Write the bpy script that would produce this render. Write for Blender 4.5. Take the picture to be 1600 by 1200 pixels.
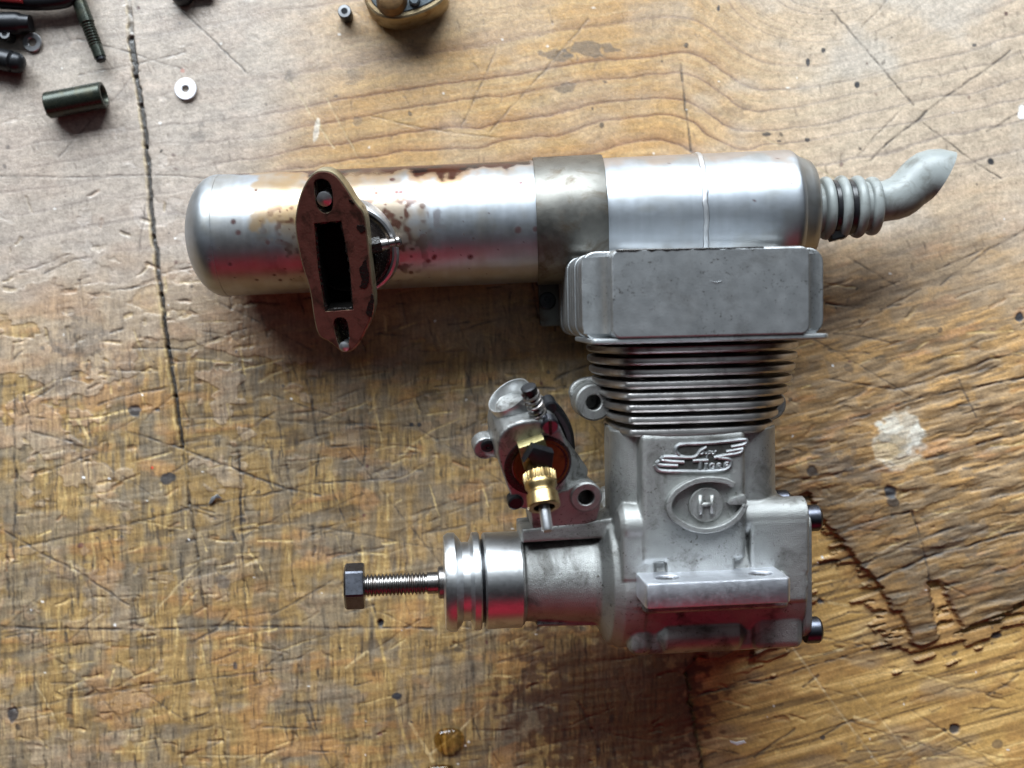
import bpy, bmesh, math, random
import numpy as np
from mathutils import Matrix, Vector

for o in list(bpy.data.objects):
    bpy.data.objects.remove(o, do_unlink=True)
SC = bpy.context.scene
COL = SC.collection
MM = 0.001
rad = math.radians

# ------------------------------------------------------------------ camera, lamps, exposure
CAM_H = 360.0            # mm above the bench
HALF_W = 165.0           # mm seen to each side at bench height
cam_d = bpy.data.cameras.new("camera")
cam = bpy.data.objects.new("camera", cam_d)
COL.objects.link(cam)
cam.location = (0, 0, CAM_H * MM)
cam_d.sensor_width = 36.0
cam_d.lens = 18.0 / (HALF_W / CAM_H)
cam_d.clip_start = 0.01
cam_d.clip_end = 50.0
cam_d.dof.use_dof = True
cam_d.dof.focus_distance = 0.322
cam_d.dof.aperture_fstop = 9.0
SC.camera = cam

world = bpy.data.worlds.new("World")
SC.world = world
world.use_nodes = True
wbg = world.node_tree.nodes["Background"]
wbg.inputs[0].default_value = (0.80, 0.90, 1.0, 1)
wbg.inputs[1].default_value = 0.006


def area_lamp(name, loc, target, sx, sy, power, color):
    d = bpy.data.lights.new(name, 'AREA')
    d.shape = 'RECTANGLE'
    d.size, d.size_y = sx, sy
    d.energy = power
    d.color = color
    o = bpy.data.objects.new(name, d)
    COL.objects.link(o)
    o.location = loc
    o.rotation_euler = (Vector(target) - Vector(loc)).to_track_quat('-Z', 'Y').to_euler()
    return o


# daylight from the workshop window beyond the bench, and the warm red bounce from the near side
area_lamp("window_light", (-0.20, 1.12, 0.70), (0.0, 0.0, 0.02), 1.9, 0.76, 62.0, (0.86, 0.94, 1.0))
area_lamp("red_bounce", (0.02, -0.50, 0.26), (0.0, 0.0, 0.03), 0.62, 0.28, 0.24, (1.0, 0.03, 0.09))
area_lamp("ceiling_bounce", (0.18, 0.34, 1.00), (0.0, 0.0, 0.02), 1.10, 0.55, 0.55, (0.84, 0.92, 1.0))

vs = SC.view_settings
vs.view_transform = 'Standard'
vs.look = 'None'
vs.gamma = 1.0
vs.use_curve_mapping = False
vs.exposure = 0.18
SC.cycles.use_denoising = True
SC.cycles.max_bounces = 8

# ------------------------------------------------------------------ numeric helpers
KPX = HALF_W / 800.0
rng = np.random.default_rng(7)
_TAB = rng.random((8, 256, 256)).astype(np.float32)


def sst(a, b, x):
    t = np.clip((x - a) / (b - a), 0, 1)
    return t * t * (3 - 2 * t)


def vnoise(x, y, seed=0):
    T = _TAB[seed % 8]
    ox, oy = (seed * 37.13) % 251, (seed * 91.7) % 241
    x = np.asarray(x, np.float32) + np.float32(ox)
    y = np.asarray(y, np.float32) + np.float32(oy)
    xi = np.floor(x).astype(np.int32)
    yi = np.floor(y).astype(np.int32)
    fx = x - xi
    fy = y - yi
    fx = fx * fx * (3 - 2 * fx)
    fy = fy * fy * (3 - 2 * fy)
    x0, x1, y0, y1 = xi & 255, (xi + 1) & 255, yi & 255, (yi + 1) & 255
    a = T[y0, x0] * (1 - fx) + T[y0, x1] * fx
    b = T[y1, x0] * (1 - fx) + T[y1, x1] * fx
    return a * (1 - fy) + b * fy


def fbm(x, y, seed=0, oct=3, gain=0.5):
    s = 0
    a = 1.0
    t = 0
    for i in range(oct):
        s = s + a * vnoise(x * 2 ** i, y * 2 ** i, seed + i * 3)
        t += a
        a *= gain
    return s / t


def ray(u, v):
    """direction from the lens through a point of the picture, mm, z = -1"""
    return np.array([(u - 800) * KPX / CAM_H, (600 - v) * KPX / CAM_H, -1.0])


class Frame:
    def __init__(self, origin, x, y, z):
        self.o = np.array(origin, float)
        self.R = np.stack([x, y, z], 1).astype(float)

    def hit(self, u, v, z):
        """local point of the plane z = const seen at (u, v)"""
        c = self.R.T @ (np.array([0, 0, CAM_H]) - self.o)
        d = self.R.T @ ray(u, v)
        t = (z - c[2]) / d[2]
        p = c + t * d
        return p

    def hits(self, pts, z):
        return np.array([self.hit(u, v, z)[:2] for u, v in pts])

    def matrix(self):
        M = Matrix.Identity(4)
        for i in range(3):
            for j in range(3):
                M[i][j] = self.R[i, j]
            M[i][3] = self.o[i] * MM
        return M

    def px(self, p):
        w = self.R @ np.array(p, float) + self.o
        s = CAM_H / (CAM_H - w[2]) / KPX
        return 800 + w[0] * s, 600 - w[1] * s


WORLD = Frame((0, 0, 0), (1, 0, 0), (0, 1, 0), (0, 0, 1))


def rot(ax, deg):
    return np.array(Matrix.Rotation(rad(deg), 3, ax))


# ------------------------------------------------------------------ mesh helpers (all in millimetres)
class Geo:
    def __init__(self):
        self.V = []
        self.F = []
        self.n = 0

    def add(self, VF, R=None, o=(0, 0, 0)):
        V, F = VF
        V = np.asarray(V, float)
        if R is not None:
            V = V @ np.asarray(R).T
        V = V + np.asarray(o, float)
        self.V.append(V)
        n = self.n
        self.F += [[i + n for i in f] for f in F]
        self.n += len(V)
        return self

    def get(self):
        return np.concatenate(self.V), self.F


def geo(*parts):
    g = Geo()
    for p in parts:
        g.add(p)
    return g.get()


def place(VF, R=None, o=(0, 0, 0)):
    return Geo().add(VF, R, o).get()


def lathe(profile, n=64, axis='x', cap=True, center=(0, 0), closed=False):
    pr = np.array(profile, float)
    th = np.linspace(0, 2 * math.pi, n, endpoint=False)
    c, s = np.cos(th), np.sin(th)
    V = []
    for a, r in pr:
        A = np.full(n, a)
        B, C = center[0] + r * c, center[1] + r * s
        if axis == 'x':
            V.append(np.stack([A, B, C], 1))
        elif axis == 'y':
            V.append(np.stack([C, A, B], 1))
        else:
            V.append(np.stack([B, C, A], 1))
    V = np.concatenate(V)
    F = []
    m = len(pr)
    for i in range(m if closed else m - 1):
        k = (i + 1) % m
        for j in range(n):
            j2 = (j + 1) % n
            F.append([i * n + j, k * n + j, k * n + j2, i * n + j2])
    if cap and not closed:
        F.append(list(range(n)))
        F.append(list(range((m - 1) * n, m * n))[::-1])
    return V, F


def offset_poly(P, d):
    P = np.asarray(P, float)
    a = np.roll(P, 1, 0)
    b = np.roll(P, -1, 0)
    e1 = P - a
    e2 = b - P
    e1 /= np.linalg.norm(e1, axis=1)[:, None] + 1e-9
    e2 /= np.linalg.norm(e2, axis=1)[:, None] + 1e-9
    n1 = np.stack([e1[:, 1], -e1[:, 0]], 1)
    n2 = np.stack([e2[:, 1], -e2[:, 0]], 1)
    n = n1 + n2
    l = np.linalg.norm(n, axis=1)[:, None] + 1e-9
    n /= l
    k = np.clip(1 / np.maximum((n * n1).sum(1), 0.4), 1, 2.2)
    area = 0.5 * np.sum(P[:, 0] * b[:, 1] - b[:, 0] * P[:, 1])
    sgn = 1 if area > 0 else -1
    return P + sgn * d * n * k[:, None]


def prism(P, z0, z1, bev=0.4, taper=0.0):
    P = np.asarray(P, float)
    b = np.roll(P, -1, 0)
    if np.sum(P[:, 0] * b[:, 1] - b[:, 0] * P[:, 1]) < 0:
        P = P[::-1]
    n = len(P)
    top = offset_poly(P, -taper) if taper else P
    rings = [(offset_poly(P, -bev), z0), (P, z0 + bev), (top, z1 - bev), (offset_poly(top, -0.3 * bev), z1 - 0.3 * bev), (offset_poly(top, -bev), z1)]
    V = np.concatenate([np.column_stack([q, np.full(n, z)]) for q, z in rings])
    F = []
    for i in range(len(rings) - 1):
        for j in range(n):
            j2 = (j + 1) % n
            F.append([i * n + j, i * n + j2, (i + 1) * n + j2, (i + 1) * n + j])
    F.append(list(range(n))[::-1])
    F.append([(len(rings) - 1) * n + j for j in range(n)])
    return V, F


def rrect(cx, cy, w, h, r, n=6):
    out = []
    for sx, sy, a0 in ((1, -1, -90), (1, 1, 0), (-1, 1, 90), (-1, -1, 180)):
        for k in range(n + 1):
            a = rad(a0 + 90 * k / n)
            out.append((cx + sx * (w / 2 - r) + r * math.cos(a), cy + sy * (h / 2 - r) + r * math.sin(a)))
    return np.array(out)


def circ(cx, cy, r, n=32, r2=None, ang=0):
    t = np.linspace(0, 2 * math.pi, n, endpoint=False)
    r2 = r if r2 is None else r2
    x, y = r * np.cos(t), r2 * np.sin(t)
    ca, sa = math.cos(ang), math.sin(ang)
    return np.stack([cx + x * ca - y * sa, cy + x * sa + y * ca], 1)


def smooth_closed(P, it=2):
    P = np.asarray(P, float)
    for _ in range(it):
        b = np.roll(P, -1, 0)
        P = np.stack([P * .75 + b * .25, P * .25 + b * .75], 1).reshape(-1, 2)
    return P


def smooth_open(P, it=2):
    P = np.asarray(P, float)
    for _ in range(it):
        a, b = P[:-1], P[1:]
        Q = np.stack([a * .75 + b * .25, a * .25 + b * .75], 1).reshape(-1, P.shape[1])
        P = np.concatenate([P[:1], Q[1:-1], P[-1:]])
    return P


def box(x0, x1, y0, y1, z0, z1, bev=0.5, r=None):
    r = bev if r is None else r
    return prism(rrect((x0 + x1) / 2, (y0 + y1) / 2, x1 - x0, y1 - y0, max(r, 0.02), 4), z0, z1, bev)


def tube(path, r, n=10, closed=False, cap=True):
    P = np.asarray(path, float)
    m = len(P)
    R = np.full(m, r) if np.isscalar(r) else np.asarray(r, float)
    if closed:
        T = np.roll(P, -1, 0) - np.roll(P, 1, 0)
    else:
        T = np.gradient(P, axis=0)
    T /= np.linalg.norm(T, axis=1)[:, None] + 1e-12
    ref = np.array([0, 0, 1.0]) if abs(T[0][2]) < 0.9 else np.array([1.0, 0, 0])
    u = np.cross(T[0], ref)
    u /= np.linalg.norm(u)
    V = []
    th = np.linspace(0, 2 * math.pi, n, endpoint=False)
    for i in range(m):
        u = u - T[i] * np.dot(u, T[i])
        u /= np.linalg.norm(u) + 1e-12
        w = np.cross(T[i], u)
        V.append(P[i] + R[i] * (np.cos(th)[:, None] * u + np.sin(th)[:, None] * w))
    V = np.concatenate(V)
    F = []
    for i in range(m if closed else m - 1):
        k = (i + 1) % m
        for j in range(n):
            j2 = (j + 1) % n
            F.append([i * n + j, i * n + j2, k * n + j2, k * n + j])
    if cap and not closed:
        F.append(list(range(n))[::-1])
        F.append(list(range((m - 1) * n, m * n)))
    return V, F


def helix(z0, z1, turns, R, r, n=14, m=6, axis=None, o=(0, 0, 0)):
    t = np.linspace(0, turns * 2 * math.pi, int(turns * n))
    P = np.stack([R * np.cos(t), R * np.sin(t), np.linspace(z0, z1, len(t))], 1)
    VF = tube(P, r, m)
    return place(VF, axis, o)


def curve_plate(outline, holes, z0, z1, bev=0.3):
    """flat plate with real holes"""
    cu = bpy.data.curves.new("tmp", 'CURVE')
    cu.dimensions = '2D'
    cu.fill_mode = 'BOTH'
    for P in [outline] + list(holes):
        sp = cu.splines.new('POLY')
        sp.points.add(len(P) - 1)
        for i, q in enumerate(P):
            sp.points[i].co = (q[0], q[1], 0, 1)
        sp.use_cyclic_u = True
    h = (z1 - z0) / 2
    cu.extrude = h - bev
    cu.bevel_depth = bev
    cu.bevel_resolution = 1
    cu.offset = -bev
    ob = bpy.data.objects.new("tmp", cu)
    COL.objects.link(ob)
    dg = bpy.context.evaluated_depsgraph_get()
    me = bpy.data.meshes.new_from_object(ob.evaluated_get(dg))
    V = np.array([v.co for v in me.vertices])
    F = [list(p.vertices) for p in me.polygons]
    bpy.data.objects.remove(ob)
    bpy.data.meshes.remove(me)
    V[:, 2] += (z0 + z1) / 2
    return V, F


def remesh(VF, voxel=0.5, smooth=5):
    V, F = VF
    me = bpy.data.meshes.new("tmp")
    me.from_pydata([tuple(p) for p in V], [], F)
    bm = bmesh.new()
    bm.from_mesh(me)
    bmesh.ops.recalc_face_normals(bm, faces=bm.faces)
    bm.to_mesh(me)
    bm.free()
    ob = bpy.data.objects.new("tmp", me)
    COL.objects.link(ob)
    m = ob.modifiers.new("r", 'REMESH')
    m.mode = 'VOXEL'
    m.voxel_size = voxel
    s = ob.modifiers.new("s", 'SMOOTH')
    s.factor = 0.5
    s.iterations = smooth
    dg = bpy.context.evaluated_depsgraph_get()
    me2 = bpy.data.meshes.new_from_object(ob.evaluated_get(dg))
    n = len(me2.vertices)
    V = np.empty(n * 3, np.float32)
    me2.vertices.foreach_get("co", V)
    F = [list(p.vertices) for p in me2.polygons]
    bpy.data.objects.remove(ob)
    bpy.data.meshes.remove(me)
    bpy.data.meshes.remove(me2)
    return V.reshape(-1, 3).astype(float), F


def make(name, VF, mat, parent=None, sharp=35, col=None, fix=True):
    V, F = VF
    me = bpy.data.meshes.new(name)
    me.from_pydata([tuple(p) for p in np.asarray(V) * MM], [], [list(map(int, f)) for f in F])
    if fix:
        bm = bmesh.new()
        bm.from_mesh(me)
        bmesh.ops.recalc_face_normals(bm, faces=bm.faces)
        bm.to_mesh(me)
        bm.free()
    me.shade_smooth()
    if sharp:
        me.set_sharp_from_angle(angle=rad(sharp))
    me.polygons.foreach_set('use_smooth', np.array([len(p.vertices) <= 6 for p in me.polygons]))
    me.update()
    if col is not None:
        ca = me.color_attributes.new("Col", 'FLOAT_COLOR', 'POINT')
        ca.data.foreach_set("color", np.asarray(col, np.float32).ravel())
    me.materials.append(mat)
    ob = bpy.data.objects.new(name, me)
    COL.objects.link(ob)
    if parent is not None:
        ob.parent = parent
    return ob


def thing(name, label, cat, frame=None, group=None):
    o = bpy.data.objects.new(name, None)
    o.empty_display_size = 0.01
    COL.objects.link(o)
    if frame is not None:
        o.matrix_world = frame.matrix()
    tag(o, label, cat, group)
    return o


def tag(o, label, cat, group=None):
    o["label"] = label
    o["category"] = cat
    if group:
        o["group"] = group
    return o


# ------------------------------------------------------------------ materials
def ramp(nt, stops, src):
    r = nt.nodes.new("ShaderNodeValToRGB")
    els = r.color_ramp.elements
    while len(els) < len(stops):
        els.new(0.5)
    for e, (p, c) in zip(els, stops):
        e.position = p
        e.color = (c, c, c, 1) if np.isscalar(c) else (*c, 1)
    nt.links.new(src, r.inputs[0])
    return r.outputs[0]


def noise(nt, vec, scale, detail=3, rough=0.55, dist=0.0):
    n = nt.nodes.new("ShaderNodeTexNoise")
    n.inputs["Scale"].default_value = scale
    n.inputs["Detail"].default_value = detail
    n.inputs["Roughness"].default_value = rough
    n.inputs["Distortion"].default_value = dist
    nt.links.new(vec, n.inputs["Vector"])
    return n.outputs["Fac"]


def mixc(nt, fac, a, b, mode='MIX'):
    m = nt.nodes.new("ShaderNodeMix")
    m.data_type = 'RGBA'
    m.blend_type = mode
    for sock, val in ((m.inputs[0], fac), (m.inputs[6], a), (m.inputs[7], b)):
        if isinstance(val, bpy.types.NodeSocket):
            nt.links.new(val, sock)
        elif np.isscalar(val):
            sock.default_value = val
        else:
            sock.default_value = (*val, 1)
    return m.outputs[2]


def math_n(nt, op, a, b=0.0):
    m = nt.nodes.new("ShaderNodeMath")
    m.operation = op
    for i, val in enumerate((a, b)):
        if isinstance(val, bpy.types.NodeSocket):
            nt.links.new(val, m.inputs[i])
        else:
            m.inputs[i].default_value = val
    return m.outputs[0]


def material(name, color, metallic=0.0, rough=0.5, var=0.12, var_scale=0.25, stain=None, stain_amt=0.0, stain_scale=0.15,
             bump=0.0, bump_scale=2.5, brushed=None, attr=False, rough_var=0.1, spec=0.5, coat=0.0, speck=0.0):
    """metal / rubber / paint with uneven tone, grime of its own shape and fine relief; scales are per millimetre"""
    m = bpy.data.materials.new(name)
    m.use_nodes = True
    nt = m.node_tree
    b = nt.nodes["Principled BSDF"]
    tc = nt.nodes.new("ShaderNodeTexCoord")
    mp = nt.nodes.new("ShaderNodeMapping")
    mp.inputs["Scale"].default_value = (1000, 1000, 1000)
    nt.links.new(tc.outputs["Object"], mp.inputs["Vector"])
    vec = mp.outputs[0]
    if attr:
        at = nt.nodes.new("ShaderNodeVertexColor")
        at.layer_name = "Col"
        base = at.outputs["Color"]
        mask = at.outputs["Alpha"]
    else:
        base = color
    n1 = noise(nt, vec, var_scale, 4)
    tone = ramp(nt, [(0.25, 1 - var), (0.75, 1 + var * 0.6)], n1)
    c = mixc(nt, 1.0, base, tone, 'MULTIPLY')
    if stain is not None:
        sn = noise(nt, vec, stain_scale, 6, 0.65, 0.6)
        sm = ramp(nt, [(0.50, 0.0), (0.68, stain_amt)], sn)
        c = mixc(nt, sm, c, stain)
    if speck > 0:
        s1 = ramp(nt, [(0.60, 0.0), (0.68, 1.0)], noise(nt, vec, 1.15, 3, .6))
        s2 = ramp(nt, [(0.42, 0.0), (0.62, speck)], noise(nt, vec, .09, 3, .6))
        c = mixc(nt, math_n(nt, 'MULTIPLY', s1, s2), c, (0.05, 0.04, 0.028))
    nt.links.new(c, b.inputs["Base Color"])
    rn = noise(nt, vec, var_scale * 3.1, 3)
    rr = nt.nodes.new("ShaderNodeMapRange")
    rr.inputs[3].default_value = max(0.04, rough - rough_var)
    rr.inputs[4].default_value = min(1, rough + rough_var)
    nt.links.new(rn, rr.inputs[0])
    rout = rr.outputs[0]
    if attr:
        rout = math_n(nt, 'SUBTRACT', rout, math_n(nt, 'MULTIPLY', mask, 0.24))
        nt.links.new(math_n(nt, 'SUBTRACT', metallic, math_n(nt, 'MULTIPLY', mask, 0.85)), b.inputs["Metallic"])
    else:
        b.inputs["Metallic"].default_value = metallic
    if stain is not None:
        rout = math_n(nt, 'ADD', rout, math_n(nt, 'MULTIPLY', sm, 0.2))
    nt.links.new(rout, b.inputs["Roughness"])
    b.inputs["Specular IOR Level"].default_value = spec
    if attr:
        nt.links.new(math_n(nt, 'SUBTRACT', .5, math_n(nt, 'MULTIPLY', mask, .38)), b.inputs["Specular IOR Level"])
    b.inputs["Coat Weight"].default_value = coat
    b.inputs["Coat Roughness"].default_value = 0.15
    if bump > 0:
        if brushed is not None:
            mp2 = nt.nodes.new("ShaderNodeMapping")
            mp2.inputs["Scale"].default_value = tuple(1000 * k for k in brushed)
            nt.links.new(tc.outputs["Object"], mp2.inputs["Vector"])
            bn = noise(nt, mp2.outputs[0], bump_scale, 2)
        else:
            bn = noise(nt, vec, bump_scale, 3)
        bp = nt.nodes.new("ShaderNodeBump")
        bp.inputs["Strength"].default_value = bump
        bp.inputs["Distance"].default_value = 0.0002
        nt.links.new(bn, bp.inputs["Height"])
        nt.links.new(bp.outputs[0], b.inputs["Normal"])
    return m


GRIME = (0.035, 0.026, 0.018)
M_CAST = material("cast_aluminium", (0.38, 0.385, 0.375), 0.9, 0.48, 0.16, 0.16, GRIME, 0.65, 0.10, 0.8, 4.2, speck=.95)
M_HEAD = material("head_aluminium", (0.45, 0.465, 0.475), 0.92, 0.42, 0.16, 0.10, GRIME, 0.50, 0.07, 0.25, 3.0, speck=.7)
M_FIN = material("oily_fin_aluminium", (0.47, 0.455, 0.445), 0.95, 0.34, 0.2, 0.15, GRIME, 0.5, 0.11, 0.2, 2.0)
M_MACH = material("machined_aluminium", (0.66, 0.67, 0.68), 1.0, 0.32, 0.08, 0.3, GRIME, 0.25, 0.2, 0.25, 6.0, brushed=(6, 0.15, 0.15), rough_var=0.06)
M_DARKCAST = material('grimy_cast', (.10, .10, .095), .8, .5, .25, .4, GRIME, .8, .3, .4, 3, speck=.9)
M_CARB = material("grimy_carburettor_casting", (0.36, 0.365, 0.36), 0.9, 0.44, 0.2, 0.25, GRIME, 0.9, 0.2, 0.5, 3.2, speck=.9)
M_MOUTH = material('turned_cast_mouth', (.62, .63, .63), .95, .34, .12, .3, GRIME, .3, .2, .2, 3)
M_LUG = material("milled_aluminium", (0.80, 0.82, 0.88), 1.0, 0.40, 0.12, 0.2, GRIME, 0.3, 0.12, 0.3, 3.0, brushed=(0.2, 3, 3))
M_STEEL = material("bright_steel", (0.31, 0.295, 0.285), 1.0, 0.30, 0.2, 0.5, (0.08, 0.04, 0.02), 0.75, 0.22, 0.1, 4)
M_NUT = material("blued_steel", (0.19, 0.20, 0.235), 1.0, 0.30, 0.2, 0.4, GRIME, 0.3, 0.2, 0.05, 3)
M_BOLT = material("dark_bolt_steel", (0.085, 0.09, 0.11), 1.0, 0.34, 0.2, 0.4, GRIME, 0.4, 0.2)
M_BLACK = material("black_oxide", (0.022, 0.023, 0.026), 0.6, 0.34, 0.2, 0.4, bump=0.15, bump_scale=3)
M_GREENBLACK = material("greenish_black_oxide", (0.03, 0.036, 0.028), 0.55, 0.28, 0.2, 0.4, (0.07, 0.06, 0.03), 0.4, 0.3, bump=0.15, bump_scale=3)
M_BRASS = material("brass", (0.52, 0.38, 0.18), 1.0, 0.32, 0.2, 0.5, (0.08, 0.05, 0.02), 0.8, 0.28, 0.1, 4)
M_BRASSPALE = material("pale_brass", (0.48, 0.42, 0.21), 1.0, 0.42, 0.15, 0.5, (0.10, 0.07, 0.03), 0.6, 0.3, 0.1, 4)
M_ORANGE = material("amber_varnished_brass", (0.15, 0.068, 0.022), 0.9, 0.45, 0.3, 0.5, GRIME, .6, .3)
M_OIL_AND_SHADE = material("burnt_oil_and_hole_shade", (0.012, 0.009, 0.008), 0.1, 0.28, 0.3, 0.6, bump=0.9, bump_scale=1.3)
M_HOLESHADE = material("hole_shade_black", (0.004, 0.0035, 0.003), 0.0, 0.8, 0.3, 0.6, spec=.1)  # near-black colour standing in for the shade inside holes
M_DARKFIN = material("dark_sleeve", (0.06, 0.05, 0.045), 0.7, 0.4, 0.3, 0.3)  # dark metal behind the fins
M_GASKET = material("burnt_flange_face", (0.165, 0.062, 0.048), 0.45, 0.34, 0.25, 0.35, (0.030, 0.012, 0.007), 0.95, 0.17, 0.5, 1.6)
M_FLANGESIDE = material("stained_flange_edge", (0.40, 0.35, 0.23), 0.8, 0.40, 0.2, 0.3, (0.07, 0.032, 0.012), 0.95, 0.2, 0.3, 2)
M_RUBBER = material("grey_silicone", (0.235, 0.255, 0.25), 0.0, 0.40, 0.14, 0.2, (0.08, 0.075, 0.06), 0.65, 0.16, 0.15, 2.5)
M_TIE = material("black_nylon", (0.012, 0.012, 0.014), 0.0, 0.3, 0.2, 0.4)
M_CLAMP = material("stained_steel_band", (0.185, 0.18, 0.165), 1.0, 0.42, 0.3, 0.14, (0.085, 0.058, 0.034), 0.85, 0.09, 0.2, 3, brushed=(0.3, 3, 3))
M_TUBE = material("muffler_aluminium", (0.8, 0.8, 0.8), 1.0, 0.43, 0.10, 0.15, attr=True, bump=0.05, bump_scale=2.2, rough_var=0.05, brushed=(.25, 2.5, 2.5))
M_WASHER = material("zinc_washer", (0.86, 0.86, 0.90), 0.35, 0.45, 0.06, 0.5)
M_ZINC = material("dull_zinc", (0.55, 0.56, 0.58), 0.9, 0.34, 0.1, 0.5)
M_OLDCAST = material("dark_cast_face", (0.10, 0.12, 0.135), 0.6, 0.42, 0.3, 0.3, GRIME, 0.5, 0.2, 0.3, 2)
M_GOLDEDGE = material("golden_stained_edge", (0.42, 0.33, 0.20), 0.8, 0.4, 0.25, 0.3, (0.16, 0.08, 0.03), 0.7, 0.2, 0.3, 2)
M_BROWN = material("brown_boss", (0.20, 0.115, 0.05), 0.6, 0.4, 0.25, 0.4, GRIME, 0.6, 0.25, 0.3, 2)
M_RED = material("red_plastic", (0.35, 0.03, 0.03), 0.0, 0.4)
M_CHIP = material("white_paint_flake", (0.8, 0.8, 0.82), 0.0, 0.5)


def oil_drop_material():
    m = bpy.data.materials.new("amber_oil_drop")
    m.use_nodes = True
    b = m.node_tree.nodes["Principled BSDF"]
    b.inputs["Base Color"].default_value = (0.97, 0.74, 0.34, 1)
    b.inputs["Roughness"].default_value = 0.04
    b.inputs["IOR"].default_value = 1.45
    b.inputs["Transmission Weight"].default_value = 1.0
    return m


M_DROP = oil_drop_material()

exec_order = []
# ================================================================== BENCH TOP
def build_bench():
    step = 1.62
    du = np.arange(-50, 1650 + step, step)
    dv = np.arange(-45, 1245 + step, step)
    ext = np.cumsum(14 * 1.35 ** np.arange(14))
    U = np.concatenate([du[0] - ext[::-1], du, du[-1] + ext])
    W = np.concatenate([dv[0] - ext[::-1], dv, dv[-1] + ext])
    u, v = np.meshgrid(U.astype(np.float32), W.astype(np.float32))
    shp = u.shape

    def poly_sdf(P, x, y):
        P = np.asarray(P, np.float32)
        d = np.full(x.shape, 1e9, np.float32)
        ins = np.zeros(x.shape, bool)
        for i in range(len(P)):
            a, b = P[i], P[(i + 1) % len(P)]
            e = b - a
            wx, wy = x - a[0], y - a[1]
            t = np.clip((wx * e[0] + wy * e[1]) / (e @ e + 1e-9), 0, 1)
            d = np.minimum(d, (wx - e[0] * t) ** 2 + (wy - e[1] * t) ** 2)
            c = ((a[1] > y) != (b[1] > y)) & (x < (b[0] - a[0]) * (y - a[1]) / (b[1] - a[1] + 1e-9) + a[0])
            ins ^= c
        d = np.sqrt(d)
        return np.where(ins, -d, d)

    # ---- slow warps
    w1 = fbm(u / 130, v / 70, 1, 3) - .5
    w2 = fbm(u / 38, v / 22, 2, 3) - .5
    w3 = fbm(u / 12, v / 9, 5, 2) - .5

    # ---- annual-ring field: lines climb to the right, drop round a knot at the upper right
    phi = v + 0.15 * (u - 800) - 78 * sst(1080, 1235, u + 0.25 * v) - 0.02 * np.maximum(u - 1250, 0)
    phi = phi + 0.10 * np.maximum(u - 1250, 0)
    phi = phi - 250 * np.exp(-((u - 1300) / 135) ** 2 - ((v + 15) / 82) ** 2)
    phi = phi + 26 * w1 + 7 * w2 + 1.5 * w3
    rg = phi / 47 + 1.6 * (vnoise(phi / 70, phi * 0 + 3.3, 4) - .5)
    fr = rg - np.floor(rg)
    idx = np.floor(rg).astype(np.int32)
    amp = 0.35 + 0.65 * _TAB[3][5, idx & 255]
    late = (np.clip((fr - 0.45) / 0.53, 0, 1) ** 1.8) * (1 - sst(0.965, 1.0, fr)) * amp
    lateline = np.exp(-((fr - 0.955) / 0.05) ** 2) * amp
    fine = fbm(phi / 5.5, (u * .98 - v * .15) / 120, 6, 2)

    # ---- where which surface shows
    upper = 1 - sst(320, 600, v + 110 * w1 + 60 * w2 + 70 * sst(1000, 1400, u) - 0.05 * np.maximum(800 - u, 0))   # varnished, smoother wood
    left = 1 - sst(300, 560, u + 120 * w1 + 0.25 * (v - 300))
    lowleft = (1 - upper) * (1 - sst(1000, 1150, u))
    right = (1 - upper) * sst(1000, 1150, u)

    # ---- lower ply laid bare at the lower right
    bare = [(1262, 768), (1280, 800), (1306, 832), (1321, 854), (1346, 883), (1369, 904), (1384, 930), (1396, 956), (1410, 956), (1418, 980), (1427, 1003), (1442, 1012),
            (1456, 1008), (1469, 997), (1464, 970), (1457, 940), (1452, 912), (1466, 908), (1478, 918), (1490, 952), (1506, 988), (1552, 968), (1600, 946), (1720, 905), (2400, 860),
            (2400, 2100), (1330, 2100), (1112, 1300), (1098, 1200), (1080, 1110), (1072, 1050), (1090, 1024), (1125, 1030), (1150, 1014), (1185, 1022), (1212, 1010), (1236, 1000), (1225, 900), (1235, 790)]
    ang = rad(15)
    ru, rv = u * math.cos(ang) - v * math.sin(ang), u * math.sin(ang) + v * math.cos(ang)
    sd = poly_sdf(bare, u, v) + 6 * w2 + 3 * w3 + 13 * (fbm(ru / 40, rv / 5, 80, 2) - .5)
    bm_ = 1 - sst(-1.6, 1.6, sd)

    # ---- broken flakes of the old finish over the left and lower left
    fl = fbm(u / 62 + .6 * w1, v / 44 + .5 * w2, 9, 4, .55)
    fl2 = fbm(u / 30, v / 17, 12, 3)
    thr = 0.40 + 0.20 * sst(380, 760, v) - 0.45 * upper * (1 - left) + 0.05 * sst(0, 900, u) - 0.1 * (1 - sst(200, 420, v))
    fs = (fl * .72 + fl2 * .28) - thr
    film = sst(-.006, .006, fs) * (1 - bm_)

    # ---- streaks
    vst = fbm(u / 5.0 + 1.2 * w2, v / 46, 14, 3, .6)
    vst2 = fbm(u / 15, v / 90, 17, 2)
    hst = fbm((u + .22 * v) / 95, (v + .13 * u) / 13, 20, 3, .6)
    ang = rad(15)
    ru, rv = u * math.cos(ang) - v * math.sin(ang), u * math.sin(ang) + v * math.cos(ang)
    rope = fbm(ru / 70 + .6 * w1, rv / 12 + .7 * w2, 23, 3, .55)
    rope2 = fbm(ru / 38, rv / 6.5, 26, 2)
    seg = vnoise(ru / 30 + 2 * np.floor(rv / 15 + w2 * 1.5), np.floor(rv / 15 + w2 * 1.5) * 7.3, 29)
    bgr = fbm(ru / 150, rv / 5.0, 31, 3, .6)
    bgr2 = fbm(ru / 60, rv / 22, 33, 2)

    H = np.zeros(shp, np.float32)
    C = np.zeros(shp + (3,), np.float32)

    def lerp(c, m):
        nonlocal C
        m = np.clip(m, 0, 1)[..., None]
        C = C * (1 - m) + np.asarray(c, np.float32) * m

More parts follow.
